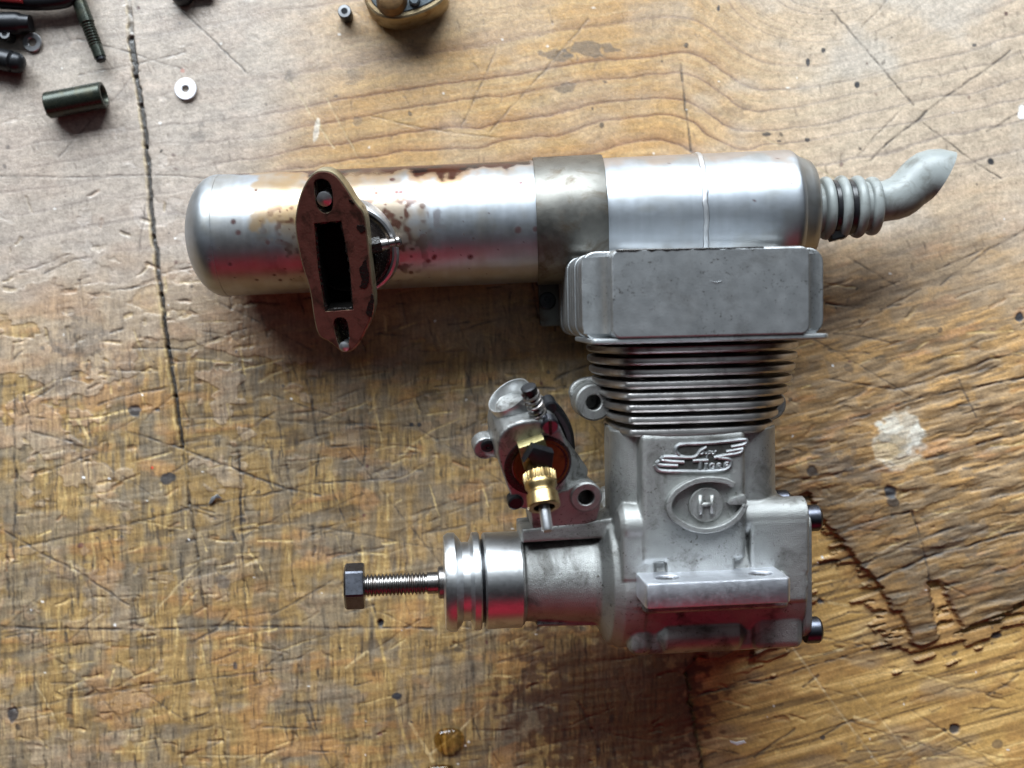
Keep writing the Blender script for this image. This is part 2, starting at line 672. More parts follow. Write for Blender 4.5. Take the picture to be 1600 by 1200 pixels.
    # early wood
    C[:] = (0.45, 0.262, 0.100)
    lerp((0.50, 0.335, 0.155), sst(.35, .75, fine) * .6)
    lerp((0.25, 0.105, 0.050), late * .85 * (1 - .55 * sst(1000, 1250, u)))
    lerp((0.15, 0.066, 0.034), lateline * (.50 + .42 * sst(950, 1200, u)))
    lerp((0.42, 0.36, 0.30), sst(.42, .70, fbm(u / 110, v / 60, 35, 4)) * (.30 + .45 * sst(950, 1250, u)))  # grey patches paint the sheen of reflecting varnish, stronger to the right
    lerp((0.54, 0.475, 0.395), .55 * sst(1000, 1350, u))          # varnish lightened and greyed with painted window glare
    lerp((0.40, 0.34, 0.295), left * upper * .82)  # varnish film at upper left, greyed with painted window sheen
    H += upper * (-0.07 * lateline + .04 * late)

    # lower left: bare vertical fibre
    low = np.zeros_like(C)
    low[:] = (0.255, 0.165, 0.066)
    def lmix(c, m):
        nonlocal low
        m = np.clip(m, 0, 1)[..., None]
        low = low * (1 - m) + np.asarray(c, np.float32) * m
    lm1 = sst(.40, .60, fbm(u / 75, v / 60, 72, 3))
    lm2 = sst(.42, .60, fbm(u / 120, v / 45, 75, 3))
    lmix((0.40, 0.285, 0.125), sst(.50, .78, vst) * .75 * (.25 + .75 * lm1))
    lmix((0.090, 0.060, 0.032), (1 - sst(.24, .44, vst)) * .7 * (.2 + .8 * lm1))
    lmix((0.30, 0.155, 0.062), sst(.55, .72, hst) * .6 * lm2)
    lmix((0.085, 0.058, 0.034), (1 - sst(.27, .40, hst)) * .65 * lm2)
    lmix((0.185, 0.150, 0.105), sst(.48, .68, fbm(u / 50, v / 40, 78, 4)) * .7)
    lmix((0.13, 0.105, 0.075), sst(.55, .75, vst2) * .55)
    lmix((0.33, 0.17, 0.065), sst(.60, .74, fbm(u / 80, v / 36, 38, 3)) * .5)
    m = np.clip(lowleft, 0, 1)[..., None]
    C = C * (1 - m) + low * m
    H += lowleft * (.30 * (vst - .5) + .44 * (hst - .5))

    # right: deep rope-like fibre bundles
    rr_ = np.zeros_like(C)
    rr_[:] = (0.30, 0.185, 0.082)
    def rmix(c, m):
        nonlocal rr_
        m = np.clip(m, 0, 1)[..., None]
        rr_ = rr_ * (1 - m) + np.asarray(c, np.float32) * m
    rmix((0.225, 0.165, 0.105), sst(.42, .60, seg) * .6)
    rmix((0.40, 0.235, 0.095), sst(.62, .78, rope) * .75)
    rmix((0.36, 0.175, 0.075), sst(.60, .75, fbm(ru / 70, rv / 18, 41, 3)) * .5)
    rmix((0.11, 0.070, 0.036), (1 - sst(.33, .43, rope)) * .6)
    rmix((0.13, 0.085, 0.045), (1 - sst(.26, .38, rope2)) * .5)
    m = np.clip(right, 0, 1)[..., None]
    C = C * (1 - m) + rr_ * m
    rdeep = right * sst(520, 680, v + .15 * (u - 1250))
    H += right * (.35 * (rope - .5) + .15 * (rope2 - .5)) + rdeep * (1.0 * (np.minimum(rope, .57) - .5) + .4 * (seg - .5))

    # old finish flakes
    fc = np.zeros_like(C)
    fc[:] = (0.325, 0.250, 0.180)
    t = fbm(u / 24, v / 18, 44, 3)[..., None]
    fc = fc * (.80 + .4 * t)
    t2 = sst(.45, .70, fbm(u / 70, v / 30, 47, 3))[..., None] * .6
    fc = fc * (1 - t2) + np.array((0.33, 0.19, 0.105), np.float32) * t2
    fk = film * (1 - upper * .65) * (1 - .6 * sst(500, 900, v)) * (1 - right) * (1 - .62 * sst(330, 620, u))
    m = (np.clip(fk, 0, 1) * .85)[..., None]
    C = C * (1 - m) + fc * m
    H += fk * .24
    edge = np.exp(-(fs / .008) ** 2) * (1 - upper * .8) * (1 - right) * (1 - bm_)
    lerp((0.12, 0.085, 0.055), edge * .28)

    # laid-bare ply
    bc = np.zeros_like(C)
    bc[:] = (0.38, 0.235, 0.085)
    def bmix(c, m):
        nonlocal bc
        m = np.clip(m, 0, 1)[..., None]
        bc = bc * (1 - m) + np.asarray(c, np.float32) * m
    bmix((0.50, 0.345, 0.155), sst(.55, .75, bgr) * .7)
    bmix((0.215, 0.130, 0.052), (1 - sst(.28, .45, bgr)) * .7)
    bmix((0.30, 0.165, 0.060), sst(.5, .68, bgr2) * .6)
    bmix((0.26, 0.195, 0.125), sst(.52, .72, fbm(u / 90, v / 40, 50, 3)) * .5)
    m = bm_[..., None]
    C = C * (1 - m) + bc * m
    H = H * (1 - bm_) + bm_ * (-2.6 + .16 * (bgr - .5) + .28 * (bgr2 - .5))
    mid_w = 34 * np.clip(fbm(ru / 46, rv / 9, 88, 3) - .42, 0, 1) * 4
    mid = (1 - sst(-1.5, 1.5, -sd - mid_w)) * bm_ * sst(1120, 1260, u)
    mc_ = np.array((0.27, 0.155, 0.062), np.float32) * (.7 + .7 * bgr[..., None])
    C = C * (1 - (mid * .85)[..., None]) + mc_ * (mid * .85)[..., None]
    H = H + mid * 1.1
    lerp((0.12, 0.06, 0.028), np.exp(-((-sd - mid_w - 1.5) / 2.2) ** 2) * bm_ * sst(1120, 1260, u) * sst(4, 10, mid_w) * .6)
    lerp((0.13, 0.060, 0.025), np.exp(-((sd - 2.0) / 3.6) ** 2) * (.35 + .5 * sst(.4, .6, fbm(u / 20, v / 20, 81, 2))))  # dark line along the torn edge paints the shade on its step wall

    # ---- hand-placed cracks, scratches, dents, spots
    def window(x0, x1, y0, y1):
        return slice(np.searchsorted(U, y0 * 0 + x0), np.searchsorted(U, x1)), slice(np.searchsorted(W, y0), np.searchsorted(W, y1))

    def stroke(P, w, depth, color, a, wob=1.0):
        nonlocal C, H
        P = np.asarray(P, float)
        for i in range(len(P) - 1):
            A, B = P[i], P[i + 1]
            pad = w * 3 + 4
            su, sv = window(min(A[0], B[0]) - pad, max(A[0], B[0]) + pad, min(A[1], B[1]) - pad, max(A[1], B[1]) + pad)
            uu = u[sv, su] + wob * 5 * w2[sv, su] + wob * 2.5 * w3[sv, su]
            vv = v[sv, su] + wob * 5 * w2[sv, su] - wob * 2 * w3[sv, su]
            if uu.size == 0:
                continue
            e = B - A
            t = np.clip(((uu - A[0]) * e[0] + (vv - A[1]) * e[1]) / (e @ e + 1e-9), 0, 1)
            d = np.hypot(uu - A[0] - e[0] * t, vv - A[1] - e[1] * t)
            k = 1 - sst(w * .5, w * .5 + 1.8, d)
            if wob > 0 and a < .9:
                k = k * (0.42 + .58 * sst(.36, .60, brk[sv, su]))
            m = (k * a)[..., None]
            C[sv, su] = C[sv, su] * (1 - m) + np.asarray(color, np.float32) * m
            H[sv, su] = np.minimum(H[sv, su], H[sv, su] * (1 - k) + k * (H[sv, su] - depth)) if depth > 0 else H[sv, su] + k * (-depth)

    def spot(x, y, r1, r2, color, a, h=0.0, rough=.3, ang=0.):
        nonlocal C, H
        R = max(r1, r2) * 1.7 + 3
        su, sv = window(x - R, x + R, y - R, y + R)
        dx, dy = u[sv, su] - x, v[sv, su] - y
        ca, sa = math.cos(ang), math.sin(ang)
        d = np.hypot((dx * ca + dy * sa) / r1, (-dx * sa + dy * ca) / r2) + rough * 2.2 * w3[sv, su] + rough * w2[sv, su]
        k = (1 - sst(.82, 1.08, d))
        m = (k * a)[..., None]
        C[sv, su] = C[sv, su] * (1 - m) + np.asarray(color, np.float32) * m
        H[sv, su] += k * h

    brk = fbm(u / 13, v / 13, 84, 3)
    DK = (0.040, 0.030, 0.024)
    GREY = (0.15, 0.14, 0.13)
    crack = [(200, -40), (204, 60), (212, 120), (222, 165), (228, 230), (240, 370), (252, 460), (262, 545), (274, 620), (284, 700), (297, 790), (308, 870), (318, 950)]
    stroke([(p[0] - 4.5, p[1]) for p in crack[:9]], 3.6, 0.0, (0.46, 0.33, 0.14), .6)
    stroke(crack[0:2], 5.5, .6, (0.10, 0.085, 0.07), .75)
    stroke(crack[1:3], 7.5, .9, (0.050, 0.044, 0.040), .96, 1.3)
    stroke(crack[2:4], 6.0, .9, (0.060, 0.052, 0.046), .96, 1.3)
    stroke(crack[3:7], 4.6, 1.0, (0.050, 0.042, 0.036), .95, 1.2)
    stroke([(p[0] + 3.5, p[1] + 3) for p in crack[3:9]], 2.2, .1, (0.21, 0.19, 0.17), .6, 1.2)
    stroke(crack[6:10], 3.6, 1.2, (0.022, 0.018, 0.016), .95, 1.1)
    stroke(crack[9:], 2.4, .6, (0.035, 0.027, 0.022), .72, 1.1)
    stroke([(318, 950), (325, 1040), (340, 1120), (352, 1210)], 2.6, .2, (0.36, 0.25, 0.10), .42)
    stroke([(322, 950), (329, 1040), (344, 1120), (356, 1210)], 1.4, .3, DK, .5)
    stroke([(575, 930), (600, 1030), (630, 1150), (652, 1215)], 3.4, .0, (0.42, 0.29, 0.11), .45)
    for P, w_, dp, a_ in [
        ([(200, 675), (280, 700), (450, 765), (500, 775)], 2.0, .25, .75),
        ([(30, 855), (150, 830), (295, 795), (500, 755), (615, 748)], 1.8, .2, .7),
        ([(0, 980), (150, 985), (350, 980), (675, 982)], 1.8, .25, .75),
        ([(0, 827), (65, 865), (115, 890), (200, 945)], 1.8, .2, .65),
        ([(0, 1112), (150, 1085), (300, 1065), (450, 1045)], 1.8, .2, .6),
        ([(425, 962), (525, 905)], 1.5, .15, .6),
        ([(373, 690), (380, 900), (386, 975)], 2.0, .3, .75),
        ([(480, 596), (497, 690)], 3.0, .3, .75),
        ([(22, 600), (22, 800), (20, 960)], 1.8, .2, .6),
        ([(50, 990), (57, 1150)], 1.8, .2, .5),
        ([(120, 500), (118, 620), (130, 760)], 2.4, .2, .5),
        ([(465, 1040), (460, 1170)], 1.6, .2, .5),
        ([(280, 655), (380, 650), (500, 660), (640, 665)], 1.5, .15, .5),
        ([(50, 675), (110, 690), (140, 705)], 1.8, .2, .5),
        ([(150, 632), (200, 618), (260, 605)], 2.0, .25, .6),
        ([(60, 1010), (150, 1080), (190, 1130)], 1.6, .15, .4),
        ([(1300, 15), (1370, 95), (1430, 165)], 1.5, .1, .55),
        ([(1580, 80), (1480, 150), (1385, 225), (1360, 250)], 1.7, .1, .7),
        ([(1600, 172), (1545, 205)], 1.8, .12, .8),
        ([(1064, 100), (1072, 170), (1080, 236)], 2.2, .15, .65),
        ([(1325, 400), (1380, 435), (1400, 445)], 1.6, .1, .5),
        ([(1470, 445), (1540, 395), (1620, 350)], 1.6, .12, .55),
        ([(0, 275), (120, 276), (230, 272), (330, 277)], 1.5, .1, .4),
        ([(230, 300), (215, 400)], 1.3, .1, .35),
        ([(700, 330), (690, 360)], 1.3, .1, .35),
        ([(1290, 590), (1400, 610), (1560, 560)], 1.8, .25, .6),
        ([(1330, 655), (1440, 622), (1600, 590)], 2.2, .35, .7),
        ([(1440, 720), (1530, 695), (1610, 672)], 2.2, .4, .7),
        ([(1300, 838), (1360, 815), (1420, 800)], 2.4, .45, .8),
        ([(1350, 882), (1420, 850), (1500, 822)], 2.4, .45, .8),
        ([(1372, 906), (1460, 868), (1600, 828)], 2.6, .45, .8),
        ([(1455, 912), (1442, 850), (1425, 800)], 2.0, .4, .65),
        ([(1480, 918), (1530, 905), (1600, 880)], 2.4, .45, .7),
        ([(1075, 1095), (1200, 1066), (1320, 1030), (1420, 1003)], 2.0, .3, .75),
        ([(1130, 1200), (1280, 1150), (1420, 1105), (1600, 1040)], 1.5, .15, .45),
        ([(1300, 1120), (1450, 1170), (1560, 1205)], 1.4, .1, .4),
        ([(1250, 905), (1330, 870), (1345, 885)], 1.5, .1, .45),
        ([(1480, 1030), (1600, 990)], 1.6, .15, .5),
        ([(1240, 1000), (1330, 960), (1400, 958)], 1.6, .15, .5),
        ([(1430, 1115), (1520, 1170), (1600, 1230)], 1.4, .1, .4),
        ([(905, 1100), (925, 1140), (935, 1170)], 4.0, .4, .8),
        ([(945, 1080), (965, 1200)], 2.0, .25, .6),
        ([(1072, 1030), (1080, 1110), (1100, 1210)], 3.0, .3, .6),
    ]:
        stroke(P, w_ * .95, dp * .8, DK, min(.88, a_ * 1.12))
    for P, w_ in [([(497, 185), (493, 215)], 3), ([(500, 195), (492, 180)], 3), ([(250, 480), (262, 492)], 4), ([(120, 655), (140, 690)], 4), ([(110, 880), (118, 900)], 4),
                  ([(195, 1165), (203, 1150)], 6), ([(540, 1045), (575, 1020)], 3), ([(620, 720), (640, 700), (655, 705)], 5), ([(640, 1130), (676, 1190)], 4), ([(1340, 1125), (1372, 1133)], 5),
                  ([(1330, 918), (1352, 914)], 4), ([(1300, 945), (1330, 950)], 4), ([(1110, 1020), (1120, 1050)], 4)]:
        stroke(P, w_ * .8, -.06, (0.54, 0.42, 0.23), .55)
    # seeded small strokes: pores, nicks and tool marks
    r = random.Random(11)
    for i in range(1000):
        x, y = r.uniform(0, 1600), r.uniform(0, 1200)
        up = y < 420
        if up:
            a0 = r.gauss(1.35, .25)
            L = r.uniform(4, 22)
            stroke([(x, y), (x + L * math.cos(a0), y + L * math.sin(a0))], r.uniform(.6, 1.6), .05, (0.10, 0.075, 0.055), r.uniform(.12, .42))
        else:
            vert = x < 1000 and r.random() < .45
            a0 = r.gauss(1.45, .15) if vert else r.gauss(-.22, .22)
            L = r.uniform(10, 90) if not vert else r.uniform(8, 60)
            c_ = DK if r.random() < .72 else (0.48, 0.36, 0.17)
            stroke([(x, y), (x + L * math.cos(a0), y + L * math.sin(a0))], r.uniform(.6, 2.0), .16, c_, r.uniform(.25, .8))
    for i in range(46):                      # long fine scratches
        x, y = r.uniform(0, 1600), r.uniform(0, 1200)
        a0 = r.choice((-.35, .55, -.9, 1.0, .2)) + r.gauss(0, .15)
        L = r.uniform(60, 260)
        stroke([(x, y), (x + L * math.cos(a0) * .5, y + L * math.sin(a0) * .5 + r.uniform(-5, 5)), (x + L * math.cos(a0), y + L * math.sin(a0))], r.uniform(.7, 1.4), .08, DK if r.random() < .75 else (0.5, 0.4, 0.24), r.uniform(.35, .7), .8)
    for i in range(330):                     # small chips: a torn hollow with a lighter lip
        x, y = r.uniform(0, 1600), r.uniform(430, 1200)
        if r.random() < .35:
            x = r.uniform(0, 420)
            y = r.uniform(300, 1200)
        a0 = r.gauss(-.2, .3) if r.random() < .7 or x > 1000 else r.gauss(1.5, .2)
        L = r.uniform(6, 30)
        dx, dy = L * math.cos(a0), L * math.sin(a0)
        ww = r.uniform(1.2, 4.5)
        px_, py_ = -math.sin(a0) * ww * .9, math.cos(a0) * ww * .9
        stroke([(x, y), (x + dx, y + dy)], ww, .22, (0.42, 0.29, 0.12) if r.random() < .6 else (0.30, 0.145, 0.055), r.uniform(.15, .5), 1.8)
        stroke([(x - px_, y - py_), (x + dx * .8 - px_, y + dy * .8 - py_)], 1.1, .1, DK, r.uniform(.2, .6), 1.8)
    for i in range(300):
        x, y = r.uniform(0, 1600), r.uniform(0, 1200)
        rr0 = r.choice((.9, 1.2, 1.6, 2.2, 3.2)) * (1 if r.random() < .9 else 1.8)
        c_ = r.choice((DK, DK, (0.06, 0.05, 0.05), (0.10, 0.03, 0.025)))
        spot(x, y, rr0 * r.uniform(.8, 1.7), rr0, c_, r.uniform(.35, .85), 0, .25, r.uniform(0, 3))
    for i in range(70):
        x, y = r.uniform(0, 1600), r.uniform(0, 1200)
        spot(x, y, r.uniform(1.2, 2.6), r.uniform(1.0, 2.0), (0.75, 0.73, 0.70), .7, .05)
    SM = (0.10, 0.085, 0.075)
    for x, y, a1, b1, al in [(920, 76, 34, 10, .6), (868, 86, 26, 10, .55), (888, 138, 16, 8, .5), (455, 122, 9, 12, .4), (553, 117, 14, 14, .3), (310, 212, 12, 16, .3), (560, 190, 8, 8, .35),
                             (700, 705, 24, 8, .3), (610, 742, 22, 12, .45), (120, 540, 40, 30, .35), (90, 590, 30, 40, .35), (200, 575, 26, 30, .30), (520, 850, 30, 18, .3), (120, 700, 30, 18, .35),
                             (350, 912, 10, 14, .6), (100, 905, 50, 22, .3), (1470, 860, 40, 12, .4), (1520, 830, 36, 12, .35), (1300, 720, 30, 20, .4), (1350, 745, 36, 14, .35), (1400, 1180, 60, 20, .3),
                             (760, 940, 40, 30, .3), (850, 1090, 50, 40, .35), (1150, 175, 30, 12, .25)]:
        spot(x, y, a1, b1, SM, al, 0, .9)
    BL = (0.020, 0.024, 0.034)
    for x, y, a1, b1, al, h in [(1393, 768, 11, 10, .95, -.4), (1397, 785, 12, 8, .7, .2), (263, 748, 13, 9, .85, 0), (208, 640, 12, 9, .8, -.2), (595, 974, 6, 6, 1, -1.), (620, 1089, 8, 6, .95, 0), (1549, 251, 6, 6, .95, 0),
                                (1340, 131, 5, 5, .95, 0), (1287, 78, 4, 4, .85, 0), (1263, 98, 3, 7, .9, 0), (1123, 11, 2.5, 6, .9, 0), (1594, 494, 7, 8, .95, -.3), (1286, 942, 7, 5, .95, -.4), (1563, 996, 9, 6, .9, 0),
                                (1498, 1145, 10, 8, .9, -.8), (1290, 1157, 4, 4, .8, 0), (1270, 736, 8, 8, .7, -.3), (1565, 1168, 8, 8, .5, 0), (1523, 70, 4, 3, .8, 0), (1262, 218, 4, 3, .8, 0), (1198, 209, 6, 3, .8, 0),
                                (18, 1118, 8, 12, .8, -.3), (245, 640, 5, 4, .8, -.2), (655, 664, 3, 3, .9, 0), (643, 664, 3, 3, .9, 0), (1218, 220, 3, 2, .8, 0), (525, 150, 4, 3, .5, 0)]:
        spot(x, y, a1, b1, BL, al, h, .35)
    spot(1408, 686, 41, 46, (0.50, 0.49, 0.43), .50, .05, .28, .2)
    spot(1430, 684, 11, 26, (0.62, 0.63, 0.59), .35, .04, .7, .3)
    spot(1396, 664, 24, 11, (0.58, 0.58, 0.53), .32, .04, .8)
    spot(1402, 694, 16, 9, (0.30, 0.23, 0.13), .4, -.05, 1.2)
    spot(1420, 722, 26, 8, (0.34, 0.25, 0.14), .5, -.1, 1.0)
    spot(1385, 702, 14, 10, (0.36, 0.27, 0.15), .6, -.1, 1.0)
    spot(1599, 174, 7, 12, (0.78, 0.80, 0.80), .95, .1, .5)
    spot(494, 200, 4, 20, (0.62, 0.58, 0.52), .6, .0, .6, .15)
    spot(1085, 735, 9, 9, (0.5, 0.5, 0.46), .5)
    spot(237, 731, 2.2, 2.2, (0.70, 0.05, 0.03), .95)
    spot(285, 110, 3, 3, (0.6, 0.12, 0.06), .5)
    # oily wood around the crankcase, painted darker with the engine's shadow
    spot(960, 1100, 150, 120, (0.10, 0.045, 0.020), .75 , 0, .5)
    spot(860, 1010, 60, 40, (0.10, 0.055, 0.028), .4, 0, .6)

    g = fbm(u / 3.4, v / 3.4, 53, 2)
    fib = fbm(u / 2.6 + 1.5 * w2, v / 24, 56, 2) * (1 - right) + fbm(ru / 26, rv / 2.8, 57, 2) * right
    fib = fib * (1 - bm_) + bgr * bm_
    smz = fbm(u / 16, v / 12, 59, 3)
    fib = fib * (1 - .85 * upper) + (fbm(phi / 3.2, (u * .98 - v * .15) / 40, 86, 3) * .6 + .2 + .4 * (fbm(u / 5, v / 4, 87, 3) - .5)) * .85 * upper
    C *= (1 + .62 * (fib - .5) + .34 * (smz - .5))[..., None]
    dk = (1 - sst(.20, .36, fib)) * sst(.45, .62, smz) * (1 - .6 * upper)
    C *= (1 - .45 * dk)[..., None]
    C *= (0.80 + .40 * g)[..., None]
    H += .05 * (g - .5)
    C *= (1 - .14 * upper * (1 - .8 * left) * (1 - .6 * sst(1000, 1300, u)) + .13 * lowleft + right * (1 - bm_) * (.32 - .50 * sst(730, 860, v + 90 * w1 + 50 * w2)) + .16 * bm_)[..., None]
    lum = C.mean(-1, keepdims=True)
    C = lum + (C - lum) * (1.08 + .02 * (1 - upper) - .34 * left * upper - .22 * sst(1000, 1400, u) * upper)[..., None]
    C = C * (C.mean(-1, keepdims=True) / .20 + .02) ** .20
    C = np.clip(C, 0.012, .85)
    H = np.clip(H, -3.2, .55)

    # gloss: old varnish is smoother than bare fibre
    gl = np.clip(.58 * upper + .34 * fk + .16, 0, 1)
    X = (u - 800) * KPX
    Y = (600 - v) * KPX
    Z = H - 0.55
    nV, nU = shp
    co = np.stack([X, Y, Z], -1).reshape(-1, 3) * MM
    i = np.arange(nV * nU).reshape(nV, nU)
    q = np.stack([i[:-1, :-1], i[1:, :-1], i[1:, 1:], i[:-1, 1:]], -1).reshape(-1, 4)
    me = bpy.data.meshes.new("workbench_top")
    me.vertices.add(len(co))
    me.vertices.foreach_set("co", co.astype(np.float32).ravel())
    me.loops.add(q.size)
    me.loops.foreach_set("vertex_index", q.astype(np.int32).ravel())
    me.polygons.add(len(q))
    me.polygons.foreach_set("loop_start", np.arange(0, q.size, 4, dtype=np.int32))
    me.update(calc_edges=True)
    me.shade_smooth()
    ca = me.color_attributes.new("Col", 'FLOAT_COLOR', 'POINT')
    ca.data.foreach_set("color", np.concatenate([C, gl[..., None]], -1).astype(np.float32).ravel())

    m = bpy.data.materials.new("worn_bench_wood")
    m.use_nodes = True
    nt = m.node_tree
    b = nt.nodes["Principled BSDF"]
    at = nt.nodes.new("ShaderNodeVertexColor")
    at.layer_name = "Col"
    tc = nt.nodes.new("ShaderNodeTexCoord")
    mp = nt.nodes.new("ShaderNodeMapping")
    mp.inputs["Scale"].default_value = (1000, 1000, 1000)
    nt.links.new(tc.outputs["Object"], mp.inputs["Vector"])
    nf = noise(nt, mp.outputs[0], 1.9, 4, .7)
    tone = ramp(nt, [(.25, .74), (.75, 1.22)], nf)
    c = mixc(nt, 1.0, at.outputs["Color"], tone, 'MULTIPLY')
    nt.links.new(c, b.inputs["Base Color"])
    rg_ = math_n(nt, 'SUBTRACT', .66, math_n(nt, 'MULTIPLY', at.outputs["Alpha"], .36))
    rg_ = math_n(nt, 'ADD', rg_, math_n(nt, 'MULTIPLY', math_n(nt, 'SUBTRACT', noise(nt, mp.outputs[0], .5, 4), .5), .25))
    nt.links.new(rg_, b.inputs["Roughness"])
    b.inputs["Specular IOR Level"].default_value = .75
    bp = nt.nodes.new("ShaderNodeBump")
    bp.inputs["Strength"].default_value = .55
    bp.inputs["Distance"].default_value = .00026
    nt.links.new(noise(nt, mp.outputs[0], 1.9, 6, .7), bp.inputs["Height"])
    nt.links.new(bp.outputs[0], b.inputs["Normal"])
    me.materials.append(m)
    ob = bpy.data.objects.new("workbench_top", me)
    COL.objects.link(ob)
    ob["kind"] = "structure"
    ob["label"] = "worn brown wooden bench top with cracks and chipped veneer"
    return ob


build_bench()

# ================================================================== MUFFLER
MF_Z = 18.6
_k = KPX * (1 - MF_Z / CAM_H)
mo = np.array([(295 - 800) * _k, (600 - 371) * _k, MF_Z])
MR = rot('Z', 2.6)
MF = Frame(mo, MR[:, 0], MR[:, 1], MR[:, 2])


def mx(u):
    """axial position on the muffler for picture column u"""
    return (u - 295) * _k / math.cos(rad(2.6))


def tube_colour(V, R0=18.4):
    """bare aluminium with burnt-oil runs, amber varnish and dark spatter, laid out on the unrolled skin"""
    x = V[:, 0]
    th = np.degrees(np.arctan2(V[:, 1], V[:, 2]))     # 0 = up, + = away from viewer
    s = th * R0 * math.pi / 180
    n = len(V)
    C = np.tile(np.array([.425, .455, .495]), (n, 1))
    A = np.zeros(n)

    def mixin(c, m, st):
        nonlocal C, A
        m = np.clip(m, 0, 1)
        C = C * (1 - m[:, None]) + np.array(c) * m[:, None]
        A = np.maximum(A * (1 - m * (1 - st)), m * st)
    big = fbm(x / 9, s / 6, 60, 4)
    mid = fbm(x / 3.5, s / 3.5, 62, 3)
    mixin((.33, .34, .34), sst(.42, .66, big) * .6, .1)
    mixin((.30, .25, .17), sst(.52, .72, fbm(x / 6, s / 9, 90, 4)) * (1 - sst(mx(780), mx(900), x)) * .28, .2)
    C = C * (0.9 + .2 * fbm(x / 1.2, s / 14, 73, 3))[:, None]
    # general tan haze low on the near side
    mixin((.38, .29, .18), sst(-20, -60, th) * sst(8, 14, x) * (.15 + .3 * mid), .3)
    # amber varnish left of the flange
    am = sst(mx(398), mx(412), x + 7 * (big - .5) * 2) * (1 - sst(mx(478), mx(500), x)) * sst(-8, 3, th + 30 * (mid - .5)) * (1 - .25 * mid)
    am *= 1 - sst(52, 66, th) * .0
    mixin((.34, .20, .06), am * .95 * (.55 + .6 * big), .55)
    hole = np.exp(-((x - mx(425)) / 5.0) ** 2 - ((th - 28) / 9) ** 2)
    mixin((.60, .59, .54), hole * .7, .0)
    # burnt oil run along the far edge
    edge = 63 + 22 * (fbm(x / 7, x * 0 + 2, 64, 3) - .5) * 2 - 11 * np.exp(-((x - mx(640)) / 20) ** 2) - 12 * np.exp(-((x - mx(575)) / 9) ** 2) + 30 * (1 - sst(mx(335), mx(360), x)) + 12 * (1 - sst(mx(480), mx(520), x))
    run = sst(edge - 5, edge + 3, th + 16 * (mid - .5)) * (1 - sst(mx(828), mx(838), x)) * sst(mx(325), mx(340), x)
    mixin((.40, .22, .08), sst(edge - 18, edge - 2, th + 26 * (mid - .5)) * (1 - .55 * sst(mx(700), mx(800), x)) * sst(mx(400), mx(430), x) * .75, .5)
    mixin((.040, .009, .005), run * .97, 1.0)
    mixin((.015, .010, .010), sst(.56, .66, fbm(x / 5, s / 2.2, 66, 3)) * run * .9, .8)
    # tan haze and soot round the stub
    d = np.hypot((x - mx(562)) * .9, (s + 1))
    mixin((.28, .19, .10), (1 - sst(14, 23, d + 9 * (mid - .5))) * .7, .5)
    mixin((.075, .024, .016), sst(.53, .70, fbm(x / 2.2, s / 2.2, 68, 2)) * (1 - sst(14, 30, d)) * sst(40, 5, th) * .9, .7)
    # spatter
    r = random.Random(5)
    dots = [(388, 4, .9), (437, -16, 1.1), (600, 26, .7), (623, 42, .8), (630, 26, .9), (637, 26, 1.0), (672, -41, 1.0), (680, -38, .9), (682, -36, .7), (735, -39, .9), (420, 36, .5), (348, -30, .6),
            (815, 30, .9), (808, -15, 1.3), (834, -15, 1.0), (860, 12, .6), (395, -6, 1.0)]
    for i in range(80):
        cu_ = r.gauss(560, 80)
        dots.append((cu_, r.gauss(-32, 20), abs(r.gauss(0, .3)) + .1))
    for i in range(60):
        dots.append((r.uniform(330, 1240), r.uniform(-70, 60), r.uniform(.12, .34)))
    for (cu_, ct, cr) in dots:
        dd = np.hypot(x - mx(cu_), s - ct * R0 * math.pi / 180) / cr + .5 * (mid - .5)
        mixin((.075, .018, .016), (1 - sst(.55, 1.25, dd)) * .85, .7)
    # dull letters-like grey smear near the clamp
    mixin((.35, .35, .36), np.exp(-((x - mx(803)) / 1.3) ** 2) * sst(18, 24, th) * (1 - sst(48, 54, th)) * sst(.42, .6, mid) * .8, .3)
    return np.column_stack([C, A])


muffler = thing("muffler", "silver aluminium muffler stained with burnt oil, grey rubber spout at its end", "muffler", MF)
RT = 18.4
# domed front cap
xs = np.linspace(0, 1, 26)
dome = [(0.15 + 10.6 * (1 - math.cos(t * math.pi / 2)), max(.05, (RT + .12) * math.sin(t * math.pi / 2) ** .97)) for t in xs[1:]]
dome = [(0.0, .05)] + dome + [(11.4, RT + .12), (11.5, RT - .02)]
V, F = lathe(dome, 160)
make("end_cap", (V, F), M_TUBE, muffler, col=tube_colour(V))
bx = np.arange(11.2, mx(842), .42)
V, F = lathe([(a, RT) for a in bx], 288)
make("body_tube", (V, F), M_TUBE, muffler, col=tube_colour(V))
# rear tube, weld bead, shoulder
prof = [(a, RT - .25) for a in np.arange(mx(930), mx(1228), .8)]
e0 = mx(1228)
prof += [(e0 + .6, RT - .32), (e0 + 1.2, RT - .6), (e0 + 1.8, RT - 1.05), (e0 + 2.3, RT - 1.5)]
V, F = lathe(prof, 192)
make("rear_tube", (V, F), M_TUBE, muffler, col=tube_colour(V))
V, F = lathe([(e0 + 2.2, RT - 1.5), (e0 + 3.4, RT - 2.2), (e0 + 5.0, RT - 2.9), (e0 + 6.6, RT - 3.6), (e0 + 7.4, RT - 4.6), (e0 + 7.7, RT - 6)], 128)
cc = tube_colour(V)
cc[:, :3] = cc[:, :3] * np.array([.94, .90, .84])
cc[:, 3] = np.maximum(cc[:, 3], .05)
make("rear_plug", (V, F), M_TUBE, muffler, col=cc)
wx, wth = mx(1088), np.linspace(0, 2 * math.pi, 150, endpoint=False)
wob = (fbm(wth * 6, wth * 0, 70, 3) - .5)
path = np.stack([wx + .7 * wob + .25 * np.sin(3 * wth), (RT - .28) * np.cos(wth), (RT - .28) * np.sin(wth)], 1)
